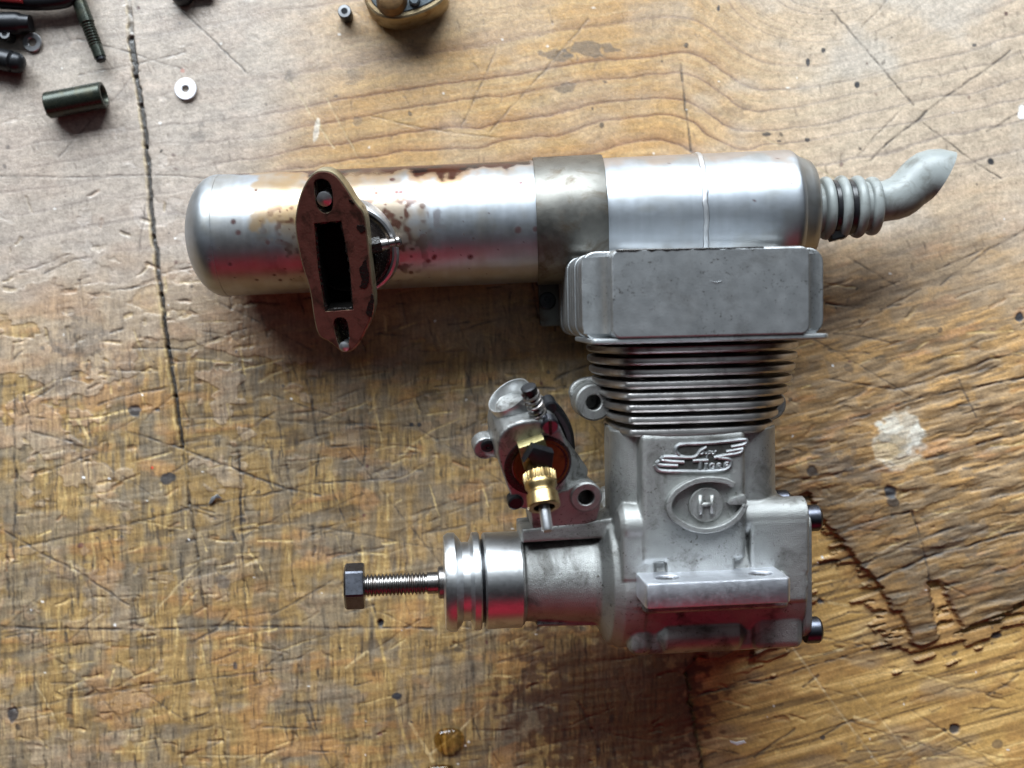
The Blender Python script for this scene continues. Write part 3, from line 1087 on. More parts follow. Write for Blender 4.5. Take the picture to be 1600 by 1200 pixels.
rr = .55 + .5 * (fbm(wth * 10, wth * 0 + 5, 71, 2) - .3)
V, F = tube(path, np.clip(rr, .35, .62), 8, closed=True)
V[:, 0] = wx + (V[:, 0] - wx) * 1.5
make("weld_bead", (V, F), M_TUBE, muffler, col=np.tile([.58, .59, .61, 0], (len(V), 1)))
# clamp band with its folded tabs toward the bench
ca0, ca1 = mx(836), mx(942)
band = [(ca0, RT + .05), (ca0, RT + .75), (ca0 + .25, RT + .9), (ca1 - .25, RT + .9), (ca1, RT + .75), (ca1, RT + .05)]
cb = make("clamp_band", lathe(band, 144, cap=False, closed=True), M_CLAMP, muffler)
tab = []
for k, zz in enumerate((-11.0, -13.4)):
    tab.append(prism(rrect((ca0 + ca1) / 2, -23.0, ca1 - ca0 - .6, 17.0, 1.2), zz, zz + 1.1, .25))
make("clamp_tab", geo(*tab), M_CLAMP, cb)
sx_, sy_ = MF.hit(855, 470, -10)[:2]
scr = lathe([(-15.5, 1.5), (-9.8, 1.5), (-9.7, 2.7), (-8.6, 2.7), (-8.3, 2.3), (-8.3, 1.0), (-9.0, .9)], 24, axis='z')
make("clamp_screw", place(scr, None, (sx_, sy_, 0)), M_BLACK, cb)

# ---- outlet stub, collar and flange
fn = np.array([-.12, -.42, .90])
fn /= np.linalg.norm(fn)
fo = np.array([-50.9, 35.0, 44.0])
fl_ = np.array([-.125, 1.0, 0])
fl_ -= fn * fl_.dot(fn)
fl_ /= np.linalg.norm(fl_)
fw = np.cross(fl_, fn)
FF = Frame(fo, fw, fl_, fn)          # flange frame in the world
Rm = MF.R.T @ FF.R                   # flange frame seen from the muffler
om = MF.R.T @ (FF.o - MF.o)


def fput(VF):
    return place(VF, Rm, om)


outl = [(478, 283), (490, 269), (506, 265), (524, 271), (541, 293), (556, 318), (570, 332), (574, 368), (579, 420), (585, 470), (584, 490), (572, 517), (560, 540), (546, 552), (530, 549), (516, 535), (497, 527), (490, 500), (484, 452), (472, 418), (462, 372), (460, 345), (463, 325), (468, 305)]
outl = smooth_closed(FF.hits(outl, 0), 2)
port = FF.hits([(491, 349), (533, 345), (546, 412), (552, 484), (508, 487), (497, 420)], 0)
slot1 = smooth_closed(FF.hits([(490, 281), (504, 278), (517, 286), (521, 312), (519, 330), (506, 335), (494, 324), (491, 300)], 0), 2)
slot2 = smooth_closed(FF.hits([(519, 497), (541, 495), (546, 520), (545, 541), (531, 545), (525, 530)], 0), 2)
flange = make("flange", fput(curve_plate(outl, [port, slot1, slot2], -4.4, -.28, .25)), M_FLANGESIDE, muffler)
make("burnt_face", fput(curve_plate(offset_poly(outl, -.45), [offset_poly(port, .05), offset_poly(slot1, .05), offset_poly(slot2, .05)], -.32, 0.06, .08)), M_GASKET, flange)
# old gasket remnant peeling out behind the flange
make("gasket", fput(place(curve_plate(offset_poly(outl, -.15), [offset_poly(port, .3)], -5.6, -4.45, .15), None, (-.55, -.6, 0))), M_OIL_AND_SHADE, flange)
# blind port duct, its black painted in for the dark of the hollow
pc = port.mean(0)
duct = Geo()
ringz = [(-.5, 1.0), (-4, .98), (-8.2, .95)]
nP = len(port)
Vd = np.concatenate([np.column_stack([(port - pc) * k + pc, np.full(nP, z)]) for z, k in ringz])
Fd = [[i * nP + j, i * nP + (j + 1) % nP, (i + 1) * nP + (j + 1) % nP, (i + 1) * nP + j] for i in range(2) for j in range(nP)] + [[2 * nP + j for j in range(nP)]]
make("port_duct", fput((Vd, Fd)), M_HOLESHADE, flange, fix=False)
# crusty rims of carbon round the port and slots
def crust(P, z, r0, seed, n=170):
    P = np.asarray(P)
    d = np.concatenate([[0], np.cumsum(np.linalg.norm(np.roll(P, -1, 0) - P, axis=1))])
    t = np.linspace(0, d[-1], n, endpoint=False)
    Q = np.vstack([P, P[:1]])
    x = np.interp(t, d, Q[:, 0])
    y = np.interp(t, d, Q[:, 1])
    nn = fbm(t * 1.1, t * 0 + seed, seed, 3)
    rr = np.clip(r0 * (nn * 1.3 - .1), .08, 2)
    return tube(np.column_stack([x, y, np.full(n, z)]), rr, 7, closed=True)
make("carbon_crust", fput(geo(crust(offset_poly(port, -.15), -.75, .7, 3), crust(offset_poly(slot1, -.1), -.8, .5, 5, 90), crust(offset_poly(slot2, -.1), -.8, .5, 6, 90))), M_OIL_AND_SHADE, flange)
# flakes of carbon on the right edge of the face
fk_ = []
for P in ([(566, 408), (572, 404), (576, 436), (574, 450), (560, 452), (566, 440), (561, 425)], [(578, 470), (582, 455), (585, 480), (580, 500), (570, 488)], [(556, 352), (570, 350), (572, 362), (560, 364)], [(546, 310), (552, 314), (553, 320), (547, 317)]):
    Pq = smooth_closed(FF.hits(P, .2), 2)
    Pq = Pq + (np.random.default_rng(len(fk_)).random(Pq.shape) - .5) * .55
    fk_.append(prism(Pq, 0.0, .22, .06))
make("carbon_flakes", fput(geo(*fk_)), M_OIL_AND_SHADE, flange)
# mounting screws standing in the slots
def fscrew(u_, v_, z_top, r_, tilt):
    p = FF.hit(u_, v_, z_top)
    pr = [(-9, r_ * .8), (z_top - 1.2, r_ * .8), (z_top - 1.1, r_), (z_top - .3, r_), (z_top, r_ * .6), (z_top + .15, .2)]
    return place(lathe(pr, 20, axis='z'), rot('X', tilt), (p[0], p[1], 0))
make("mounting_screw", fput(fscrew(506, 312, .5, 2.1, 6)), M_ZINC, flange)
make("mounting_screw", fput(fscrew(537, 543, .9, 1.5, -4)), M_ZINC, flange)
# stub with collar ring round it, from tube to flange
stub_c = FF.hit(545, 395, -8)
prof = [(-28, 14.4), (-13.2, 14.2), (-11.6, 14.0), (-11.0, 13.6), (-10.8, 12.9), (-11.4, 12.2)]
sc_ = FF.hit(551, 388, -13)
make("outlet_stub", fput(place(lathe(prof, 72, axis='z', cap=False), None, (sc_[0], sc_[1], 0))), M_ZINC, muffler)
sk = [(-11.3, 12.3), (-11.0, 11.6), (-9.0, 10.8), (-6.0, 10.4), (-4.4, 9.6)]
make("soot_ring", fput(place(lathe(sk, 72, axis='z', cap=False), None, (sc_[0] - .8, sc_[1] - .4, 0))), M_OIL_AND_SHADE, muffler)
# pressure nipple on the right of the stub
p0 = FF.hit(588, 384, -6)
p1 = FF.hit(627, 376, -9)
dirn = (p1 - p0) / np.linalg.norm(p1 - p0)
L = np.linalg.norm(p1 - p0)
pts = [p0 + dirn * L * t for t in (0, .45, .5, .72, .78, .9, 1.0)]
nip = make("pressure_nipple", fput(tube(pts, [1.9, 1.7, 1.25, 1.25, 1.6, 1.6, .9], 18)), M_STEEL, muffler)
make("lock_nut", fput(tube([p0 - dirn * 2, p0 + dirn * 1.2], 2.5, 6)), M_OIL_AND_SHADE, nip)

# ---- rubber spout
def spout():
    g = Geo()
    # ribbed cuff: lathe about the muffler axis, shifted to the cuff's centre
    cx0 = mx(1274)
    pr = [(cx0, 7.6)]
    for uc, R_ in ((1289, 9.6), (1313, 9.75), (1338, 9.5), (1361, 8.9)):
        c = mx(uc)
        for a in np.linspace(-90, 90, 9):
            pr.append((c + 1.55 * math.sin(rad(a)), 7.5 + (R_ - 7.5) * math.cos(rad(a)) ** .7))
    pr += [(mx(1372), 6.4)]
    g.add(lathe(pr, 72, cap=False), None, (0, 0, .4))
    return g.get()


sp = make("rubber_spout", spout(), M_RUBBER, muffler)
# elbow as a fan of sections seen on the axis plane
secs = [((1366, 284), (1370, 347)), ((1378, 283), (1384, 346)), ((1390, 278), (1404, 343)), ((1401, 268), (1420, 338)), ((1411, 256), (1431, 331)), ((1421, 247), (1438, 325)), ((1433, 239), (1443, 320)), ((1449, 234), (1448, 316)), ((1468, 233), (1455, 307)), ((1491, 237), (1463, 298))]
secs[-3] = ((1449, 234), (1447, 318))
secs[-2] = ((1468, 233), (1450, 315))
secs[-1] = ((1491, 238), (1452, 314))
nS = 40
Vs = []
for inner in (0, 1):
    seq = secs if not inner else secs[::-1]
    for k, (a, b) in enumerate(seq):
        A, B = MF.hit(*a, 0.4)[:2], MF.hit(*b, 0.4)[:2]
        c = (A + B) / 2
        h = (A - B) / 2
        j = k if not inner else len(secs) - 1 - k
        zr = 6.0 + .12 * j
        if inner:
            h = h * (1 - 2.2 / np.linalg.norm(h))
            zr -= 1.4
            if k == 0:
                c = c
        t = np.linspace(0, 2 * math.pi, nS, endpoint=False)
        Vs.append(np.column_stack([c[0] + h[0] * np.cos(t), c[1] + h[1] * np.cos(t), .4 + zr * np.sin(t)]))
m_ = len(Vs)
Vs = np.concatenate(Vs)
Fs = [[i * nS + j, i * nS + (j + 1) % nS, (i + 1) * nS + (j + 1) % nS, (i + 1) * nS + j] for i in range(m_ - 1) for j in range(nS)]
make("spout_elbow", (Vs, Fs), M_RUBBER, sp, sharp=50)
for uc, wd in ((1301, 1.5), (1325, 1.7)):
    c = mx(uc)
    make("cable_tie", place(lathe([(c - wd / 2, 7.4), (c - wd / 2, 8.25), (c - wd / 2 + .2, 8.45), (c + wd / 2 - .2, 8.45), (c + wd / 2, 8.25), (c + wd / 2, 7.4)], 60, cap=False), None, (0, 0, .4)), M_TIE, sp)
q0 = MF.hit(1305, 362, 2)
make("tie_head", place(box(-2.2, 2.2, -2.6, 2.0, -2.2, 2.2, .5), rot('Z', 12), (q0[0], q0[1], 2)), M_TIE, sp)

# ================================================================== ENGINE
ER = rot('Z', 1.6) @ rot('Y', 5.0) @ rot('X', 4.0)
EH = 34.0
_ke = KPX * (1 - EH / CAM_H)
EF = Frame(((1082 - 800) * _ke, (600 - 893) * _ke, EH), ER[:, 0], ER[:, 1], ER[:, 2])
engine = thing("model_engine", "grey aluminium model engine lying on its side below the muffler", "engine", EF)


def eh(u, v, z):
    return EF.hit(u, v, z)


def ex(u, v, z):
    return EF.hit(u, v, z)[0]


def ey(u, v, z):
    return EF.hit(u, v, z)[1]


ZF = 21.5      # plane of the flat pad that carries the badges
g = Geo()
# round case about the crankshaft
xl, xr = ex(942, 900, 0), ex(1232, 900, 4)
g.add(lathe([(xl, 17.5), (xl + 1.2, 19.5), (xl + 8, 20.2), (xr, 20.2)], 64))
# front shoulder
g.add(lathe([(xl - 2.5, 14), (xl, 18.8), (xl + 3, 20.5), (xl + 8.5, 20.5), (xl + 9, 19)], 64))
# flat flanks that join the lug
g.add(box(ex(985, 900, 20), xr, -5, 4.5, -20.3, 20.3, 1.0))
# bottom of the case
yb = ey(1100, 1016, 12)
g.add(box(ex(985, 1000, 14), xr, yb, -8, -15.5, 15.5, 2.0))
for s in (1, -1):
    # lower rail and its end blocks
    g.add(box(ex(984, 1000, 17), ex(1022, 1000, 17), yb + .5, -10, 8 * s if s > 0 else -16.5, 16.5 if s > 0 else -8, 2.4))
    g.add(lathe([(ex(1030, 1000, 17), 2.5), (ex(1040, 1000, 17), 4.6), (ex(1155, 1000, 17), 4.6), (ex(1168, 1000, 17), 2.0)], 24, center=(yb + 5.4, 13.8 * s)))
    g.add(box(ex(1176, 1000, 17), xr, yb + .6, -8, 8 * s if s > 0 else -17.5, 17.5 if s > 0 else -8, 2.2))
    # upper screw bosses: left and right of the badge
    bxl0, bxl1 = ex(968, 830, 19), ex(1040, 830, 19)
    bxr0 = ex(1160, 830, 19)
    byc = ey(1005, 815, 18)
    g.add(lathe([(bxl0, 4.0), (bxl0 + 1.5, 5.6), (bxl1 + 3, 5.6)], 32, center=(byc - 1.0, 15.6 * s)))
    g.add(lathe([(bxr0 - 2, 5.2), (xr + .5, 5.2)], 32, center=(byc - .3, 15.0 * s)))
    g.add(box(bxl0 + .4, ex(1023, 850, 20), 3, byc, 10 * s if s > 0 else -20.6, 20.6 if s > 0 else -10, .8))
    g.add(box(ex(1172, 850, 20), xr + .5, 3, byc - .3, 10 * s if s > 0 else -20.3, 20.3 if s > 0 else -10, .8))
    g.add(box(ex(1041, 850, 21), ex(1148, 850, 21), 2, 22, 10 * s if s > 0 else -ZF, ZF if s > 0 else -10, .8))
    # fillet to the lug
    g.add(box(ex(1004, 880, 21), ex(1228, 880, 21), -5.5, 3.4, 18 * s if s > 0 else -23.5, 23.5 if s > 0 else -18, 1.0))
# barrel below the fins
bl, br = ex(946, 730, 0), ex(1194, 730, 0)
bc_, bR = (bl + br) / 2, (br - bl) / 2
y_f0 = ey(1080, 678, 21)
g.add(place(lathe([(4, bR), (y_f0 + 1, bR)], 80, axis='y'), np.diag([1, 1, .86]), (bc_, 0, 0)))
g.add(box(ex(1002, 730, ZF), ex(1166, 730, ZF), 8, y_f0 + .5, -ZF, ZF, 1.4))
g.add(place(lathe([(10, 9.5), (y_f0 + .6, 9.5)], 40, axis='y'), None, (bl + 9.4, 0, 7.5)))
g.add(place(lathe([(10, 8.5), (y_f0 + .6, 8.5)], 40, axis='y'), None, (br - 8.6, 0, 9.0)))
# shoulder wedge at the right of the badge
g.add(prism([(br - 8, 10), (br - 8, ey(1200, 760, 8)), (br, ey(1200, 765, 8)), (xr - 1, 14), (xr - 1, 8)], -12, 12, 1.0))
# knob on the right of the barrel
kx, ky = eh(1197, 690, 4)[:2]
g.add(lathe([(kx - 8, 5.4), (kx, 5.4), (kx + 1.6, 4.2), (kx + 2.0, 2)], 28, center=(ky, 2)))
# nose of the case
xn = ex(815, 905, 6)
g.add(lathe([(xn, 11.9), (xn + 8, 12.5), (xl - 4, 13.4), (xl + 2, 16)], 56))
g.add(lathe([(xn - .4, 13.2), (xn + .6, 13.2), (xn + .9, 11)], 56))
# upper and lower webs of the nose
yt = ey(880, 842, 9)
g.add(prism([(xn, yt - .6), (xn, yt + 3.2), (xl + 2, yt + 5.5), (xl + 2, yt - .1)], -8, 9.5, .5))
ybt = ey(880, 969, 2)
g.add(prism([(xn + 4, ybt - .2), (xl + 2, ybt - 1.0), (xl + 2, ybt + 1.0), (xn + 4, ybt + .8)], -9, 6.5, .3))
# saddle that carries the carburettor, seen face on
zb = 12.5
sad = smooth_closed(EF.hits([(836, 838), (846, 844), (934, 822), (940, 790), (939, 770), (928, 752), (905, 750), (880, 768), (842, 770), (828, 790)], zb), 1)
ec = eh(915, 776, zb)
# exhaust flange ears behind the lowest fins
wing = EF.hits([(888, 618), (893, 600), (910, 590), (935, 588), (960, 600), (960, 650), (930, 652), (905, 645)], -7)
g.add(prism(smooth_closed(wing, 1), -10, -6.5, .5))
wing2 = EF.hits([(1190, 600), (1212, 605), (1217, 625), (1210, 648), (1185, 655)], -5)
g.add(prism(smooth_closed(wing2, 1), -10, -4, .5))
make("crankcase", remesh(g.get(), .36, 3), M_CAST, engine, sharp=None)
# drilled ears and the saddle that carries the carburettor
def bored_ring(c, R_, ri, z0, z1):
    return place(lathe([(z0, ri), (z0, R_), (z1 - .6, R_), (z1, R_ - .5), (z1, ri + .3), (z1 - .3, ri)], 36, axis='z', cap=False, closed=True), None, (c[0], c[1], 0))
for (u_, v_, r_, ri) in ((928, 629, 5.3, 2.2), (1205, 632, 4.6, 1.9)):
    c = eh(u_, v_, 1.5)
    ear = make("exhaust_ear", bored_ring(c, r_, ri, -9, 1.6), M_CAST, engine)
    make("bore_bottom", place(lathe([(-7, .05), (-6.9, ri + .1)], 24, axis='z', cap=False), None, (c[0], c[1], 0)), M_HOLESHADE, ear)  # black disc painted in for the shade down the bore
def tilted(VF):
    V, F = VF
    V = V.copy()
    V[:, 2] += .42 * (V[:, 1] - ec[1] + 1.0) * (V[:, 2] > 3)
    return V, F
saddle = make("carburettor_saddle", tilted(curve_plate(sad, [circ(ec[0], ec[1], 2.3, 28)], -7, zb, .45)), M_CAST, engine)
make("saddle_eye", tilted(bored_ring(ec, 4.5, 2.25, 4, zb + .9)), M_CAST, saddle)
make("bore_bottom", place(lathe([(4, .05), (4.1, 2.4)], 24, axis='z', cap=False), None, (ec[0], ec[1], 0)), M_HOLESHADE, saddle)  # black disc as the painted shade at the bottom of the eye

# ---- mounting lug, drilled
def lug(sign):
    z0, z1 = 19.5, 33.0
    a, b = ex(1009, 935, z1), ex(1236, 920, z1)
    yt_, yb_ = ey(1120, 908, z1), ey(1120, 947, z1)
    h1 = eh(1042, 900, 26)
    h2 = eh(1187, 892, 26)
    o = rrect((a + b) / 2, (z0 + z1) / 2, b - a, z1 - z0, 1.2, 4)
    holes = [circ(h[0], 26.6, 3.2, 28, 2.3) for h in (h1, h2)]
    V, F = curve_plate(o, holes, yb_, yt_, .45)
    V = V[:, [0, 2, 1]]
    if sign < 0:
        V = V * np.array([1, 1, -1])
    return V, F
lg = make("mounting_lug", lug(1), M_LUG, engine)
for (u_, v_) in ((1042, 900), (1187, 892)):
    h = eh(u_, v_, 26)
    make("lug_hole_shade", place(lathe([(0, 3.3), (.3, 2.4), (.5, .1)], 24, axis='y', cap=False), np.diag([1, 1, .68]), (h[0], ey(1120, 908, 33) - .75, 26.6)), M_OIL_AND_SHADE, lg)  # dark disc added in each drilled hole to paint the shade inside
make("mounting_lug", lug(-1), M_LUG, engine)

# ---- backplate with its screws
bp0 = xr
make("backplate", place(prism(rrect(0, 0, 2 * 18.4, 2 * 17.6, 5, 6), bp0 - .2, bp0 + 2.2, .5), np.array([[0, 0, 1], [1, 0, 0], [0, 1, 0]]), (0, (ey(1240, 810, 15) + ey(1240, 984, 15)) / 2, 0)), M_CAST, engine)
for v_ in (810, 985):
    for s in (1, -1):
        yy = ey(1252, v_, 13)
        hd = [(bp0 + 1.5, 3.5), (bp0 + 2.2, 3.75), (bp0 + 5.2, 3.75), (bp0 + 5.9, 3.2), (bp0 + 5.9, 1.6), (bp0 + 3.8, 1.5)]
        make("backplate_screw", lathe(hd, 36, center=(yy, 13.0 * s)), M_BOLT, engine)

# ---- cylinder fins
fin_rows = [(546, 920, 1239), (564, 921, 1238), (582, 924, 1235), (601, 928, 1230), (619, 934, 1224), (638, 940, 1217), (657, 946, 1208), (677, 950, 1200)]
core = Geo()
for i, (vv, ul, ur) in enumerate(fin_rows):
    y = ey(1080, vv, 24)
    zc = 23.5 - .25 * i
    a, b = ex(ul, vv, 0), ex(ur, vv, 0)
    xa, xb = ex(992, vv, zc), ex(1185 - 3 * i, vv, zc)
    half = [(xa, zc), (xb, zc), (xb + (b - xb) * .55, zc * .80), (b, zc * .34)]
    P = [(a, zc * .34), (a + (xa - a) * .42, zc * .76)] + half
    P = P + [(x, -z) for x, z in P[::-1]]
    P = smooth_closed(np.array(P), 3)
    V, F = prism(P, y - 1.0, y + 1.0, .6)
    V = V[:, [0, 2, 1]]
    make("cylinder_fin", (V, F), M_FIN, engine)
yA, yB = ey(1080, 540, 24), y_f0
make("cylinder_sleeve", place(lathe([(yB - 1, bR - 3.0), (yA + 6, bR - 2.2)], 72, axis='y'), np.diag([1, 1, .9]), (bc_, 0, 0)), M_DARKFIN, engine)

# ---- cylinder head: stack of plates along the line of sight, thick face plate in front
zp = 30.0
pa, pb = ex(956, 460, zp), ex(1266, 460, zp)
py0, py1 = ey(1100, 526, zp), ey(1100, 387, zp)
zl = 20.5
ha, hb = ex(909, 470, zl), ex(1287, 470, zl)
hy0, hy1 = ey(1100, 527, zl), ey(1100, 390, zl)
head = make("cylinder_head", geo(
    prism(rrect((pa + pb) / 2, (py0 + py1) / 2, pb - pa, py1 - py0, 2.3, 6), 15, zp, .5),
    prism(rrect((pa + pb) / 2, (py0 + py1) / 2 - .4, pb - pa + 1, py1 - py0 - 2, 2.6, 6), -25, 17, .5)), M_HEAD, engine)
# bottom lip that runs round the whole head
lipP = rrect((ha + hb) / 2 - .3, 14.0, hb - ha - 2.4, 2 * 15.4, 2.0, 6)
V, F = prism(lipP, hy0 - .9, hy0 + .45, .35)
make("head_lip", place((V[:, [0, 2, 1]], F)), M_HEAD, head)
# top edge shadow line: cover plate a little proud
zs = np.linspace(zl, -25.0, 10)
for i, z in enumerate(zs):
    th_ = 3.3 if i else 4.2
    k = 0 if i == 0 else .15 + .12 * (i % 3)
    P = rrect((ha + hb) / 2 + .02 * i, (hy0 + hy1) / 2, hb - ha - 2 * k, hy1 - hy0 - k, 4.0, 6)
    make("cooling_fin", prism(P, z - th_, z, .35), M_HEAD, head)
for sg, xe in ((-1, pa), (1, pb)):
    arc = [(xe + sg * (6.0 - 6.0 * math.sin(rad(t_))), 20.55 + 6.0 - 6.0 * math.cos(rad(t_))) for t_ in range(0, 91, 9)]
    sec = np.array([(xe - sg * 1.0, 20.0)] + [(xe + sg * 6.0, 20.0)] + arc + [(xe - sg * 1.0, 26.55)])
    Vf = np.concatenate([np.column_stack([sec[:, 0], np.full(len(sec), yy), sec[:, 1]]) for yy in (py0 + 1.2, py1 - 1.6)])
    nf = len(sec)
    Ff = [[k_, (k_ + 1) % nf, nf + (k_ + 1) % nf, nf + k_] for k_ in range(nf)] + [list(range(nf)), list(range(nf, 2 * nf))[::-1]]
    make("side_fillet", (Vf, Ff), M_HEAD, head, sharp=40)
rs = random.Random(3)
top_ = [(962 + 8 * k, 390.5 - .022 * 8 * k) for k in range(30)]
low_ = [(u_, v_ + 1.2 + rs.random() * 5 * (1 - k / 34)) for k, (u_, v_) in enumerate(top_)]
make("oil_film", prism(EF.hits(top_ + low_[::-1], zp), zp - .1, zp + .05, .02), M_OIL_AND_SHADE, head)
# small cast dimple in the face
dp = eh(1119, 437, zp)
t = np.linspace(math.pi * .95, math.pi * 2.1, 24)
make("dimple", geo(tube(np.column_stack([dp[0] + 1.5 * np.cos(t), dp[1] + .7 * np.sin(t), np.full(24, zp - .12)]), .28 * np.sin(np.linspace(.15, math.pi - .15, 24)), 6)), M_HEAD, head)

# ---- nose: machined ring, drive washer, shaft, nut
def la(prof, mat, name, n=80, parent=engine):
    return make(name, lathe(prof, n), mat, parent)
xm0, xm1 = ex(756, 893, 4), ex(814, 893, 4)
la([(xm0, 9), (xm0, 13.2), (xm0 + .5, 13.7), (xm1 - .2, 13.7), (xm1, 13.4), (xm1, 9)], M_MACH, "nose_ring")
w0, w1 = ex(694, 893, 2), ex(750, 893, 2)
Lw = w1 - w0
la([(w0 - .3, 4), (w0, 10.5), (w0 + .1, 13.2), (w0 + 1.3, 14.0), (w0 + Lw * .30, 14.0), (w0 + Lw * .44, 12.3), (w0 + Lw * .50, 11.2), (w0 + Lw * .70, 11.2), (w0 + Lw * .76, 12.6), (w0 + Lw * .80, 13.9), (w0 + Lw * .96, 13.9), (w1, 13.5), (w1, 8)], M_MACH, "drive_washer")
la([(w1 - .3, 11.8), (xm0 + .3, 11.8)], M_BLACK, "thrust_gap", 48)
c0 = ex(684, 893, 2)
la([(c0, 3.2), (c0, 4.3), (c0 + .4, 4.6), (w0 + .5, 4.6)], M_STEEL, "shaft_collar", 40)
s0, s1 = ex(565, 893, 0), ex(664, 893, 0)
prof = []
pit = 1.05
a = s0 - 4
while a < s1:
    prof += [(a, 2.55), (a + pit * .30, 3.15), (a + pit * .52, 3.15), (a + pit * .82, 2.55)]
    a += pit
prof += [(s1 + .4, 2.6), (s1 + .6, 3.1), (c0 + .5, 3.1)]
la(prof, M_STEEL, "threaded_shaft", 40)
n0, n1 = ex(538, 893, 0), ex(569, 893, 0)
hexa = [(6.7 * math.cos(rad(60 * k - 20)), 6.7 * math.sin(rad(60 * k - 20))) for k in range(6)]
hexf = []
for k in range(6):
    A, B = np.array(hexa[k]), np.array(hexa[(k + 1) % 6])
    for t in (0.06, .35, .65, .94):
        hexf.append(A * (1 - t) + B * t)
Vh, Fh = prism(np.array(hexf), n0, n1, .55)
make("hex_nut", place((Vh[:, [2, 0, 1]], Fh)), M_NUT, engine, sharp=25)

# ---- raised badges on the flat pad
def strokes(lines, off, z, r, sc=6.667, parent=engine, name="winged_emblem", mat=M_HEAD):
    gg = Geo()
    for P, k in lines:
        Q = EF.hits([(off[0] + x / sc, off[1] + y / sc) for x, y in P], z)
        if len(Q) > 2:
            Q = smooth_open(Q, 2)
        gg.add(tube(np.column_stack([Q, np.full(len(Q), z)]), r * k, 8))
    V, F = gg.get()
    return make(name, (V, F), mat, parent)


EM = [
    ([(345, 278), (312, 250), (300, 215), (318, 178), (360, 157), (600, 152), (850, 130), (1035, 105), (1048, 135), (1015, 165), (885, 188)], 1.1),
    ([(880, 190), (1030, 160)], 1.0), ([(830, 240), (1005, 205)], 1.1), ([(700, 300), (810, 276), (975, 255), (1005, 210)], 1.1),
    ([(345, 278), (400, 290)], .8), ([(175, 292), (260, 288), (460, 302), (525, 285), (560, 225), (625, 190)], 1.1), ([(175, 292), (135, 330), (390, 346)], 1.1), ([(135, 332), (88, 376), (325, 383)], 1.1),
    ([(88, 376), (112, 425), (180, 440), (500, 446), (800, 436), (865, 402), (886, 355), (872, 312), (745, 300)], 1.15),
    ([(625, 190), (580, 205), (600, 240), (580, 262), (545, 262)], .7),
    ([(612, 232), (606, 262), (628, 258), (632, 232)], .55), ([(648, 232), (622, 312)], .55), ([(648, 235), (668, 232), (664, 258), (640, 262)], .5),
    ([(676, 254), (694, 244), (686, 232), (674, 246), (682, 266), (698, 258)], .5), ([(706, 266), (712, 236), (728, 230)], .55),
    ([(480, 332), (640, 326)], 1.1), ([(566, 332), (556, 425)], 1.2),
    ([(622, 362), (616, 418)], .9), ([(600, 418), (634, 416)], .6), ([(604, 364), (636, 361)], .6),
    ([(706, 372), (680, 362), (660, 378), (660, 402), (682, 418), (706, 408), (704, 392), (686, 392)], .8),
    ([(736, 418), (738, 364), (768, 362), (774, 378), (744, 390), (782, 416)], .75),
    ([(852, 352), (824, 352), (812, 380), (822, 408), (854, 406)], .85), ([(814, 380), (848, 376)], .75)]
emb = strokes(EM, (1010, 670), ZF + .12, .5)
fillg = Geo()
for P in ([(345, 275), (312, 250), (302, 215), (320, 180), (362, 160), (600, 154), (850, 133), (1030, 110), (1040, 140), (1000, 205), (970, 252), (800, 276), (700, 298), (560, 300), (530, 285), (440, 300)],
          [(140, 332), (180, 294), (260, 290), (460, 304), (600, 300), (740, 302), (868, 314), (882, 355), (862, 400), (800, 432), (500, 442), (180, 436), (115, 420), (92, 378)]):
    Q = EF.hits([(1010 + x / 6.667, 670 + y / 6.667) for x, y in P], ZF + .1)
    fillg.add(prism(Q, ZF - .6, ZF + .12, .05))
make("grimy_field", fillg.get(), M_DARKCAST, emb)
# eye-shaped ring with a tongue
ring = [(915, 592), (850, 548), (700, 524), (550, 532), (410, 588), (290, 672), (236, 770), (242, 870), (305, 952), (420, 1022), (560, 1066), (700, 1060), (850, 1008), (955, 930), (1012, 850), (1035, 790)]
Q = smooth_open(EF.hits([(1010 + x / 6.667, 670 + y / 6.667) for x, y in ring], ZF + 2.2), 2)
T = np.gradient(Q, axis=0)
T /= np.linalg.norm(T, axis=1)[:, None]
N_ = np.stack([-T[:, 1], T[:, 0]], 1)
wdt = .78
Vr, Fr = prism(np.concatenate([Q + N_ * wdt, (Q - N_ * wdt)[::-1]]), ZF - 1.5, ZF + 2.3, .25)
badge = make("eye_badge", (Vr, Fr), M_CAST, engine)
tg = EF.hits([(1010 + x / 6.667, 670 + y / 6.667) for x, y in [(846, 772), (868, 722), (1020, 685), (1048, 760), (1035, 792), (870, 790)]], ZF + 1.6)
make("tongue", prism(tg, ZF - .5, ZF + 1.9, .2), M_CAST, badge)
dc = eh(1010 + 625 / 6.667, 670 + 790 / 6.667, ZF + .9)
make("disc", place(lathe([(ZF - .3, 4.75), (ZF + .7, 4.75), (ZF + .95, 4.45), (ZF + .95, .1)], 56, axis='z'), None, (dc[0], dc[1], 0)), M_CAST, badge)
strokes([([(560, 690), (562, 890)], 1), ([(684, 690), (682, 882)], 1), ([(560, 790), (684, 784)], .9)], (1010, 670), ZF + 1.25, .66, parent=badge, name="letter_h", mat=M_CAST)

# ---- carburettor
cz = np.array([.11, -.42, .90])
cz /= np.linalg.norm(cz)
cy_ = np.array([-.50, .80, 0])
cy_ -= cz * cy_.dot(cz)
cy_ /= np.linalg.norm(cy_)
cx_ = np.cross(cy_, cz)
CR = np.stack([cx_, cy_, cz], 1)             # carburettor frame in the engine: y = toward the air mouth, z = barrel axis
co_ = eh(840, 722, 17.0)
CFw = Frame(EF.R @ co_ + EF.o, EF.R @ cx_, EF.R @ cy_, EF.R @ cz)


def cput(VF):
    return place(VF, CR, co_)


def ch(u, v, z):
    return CFw.hit(u, v, z)


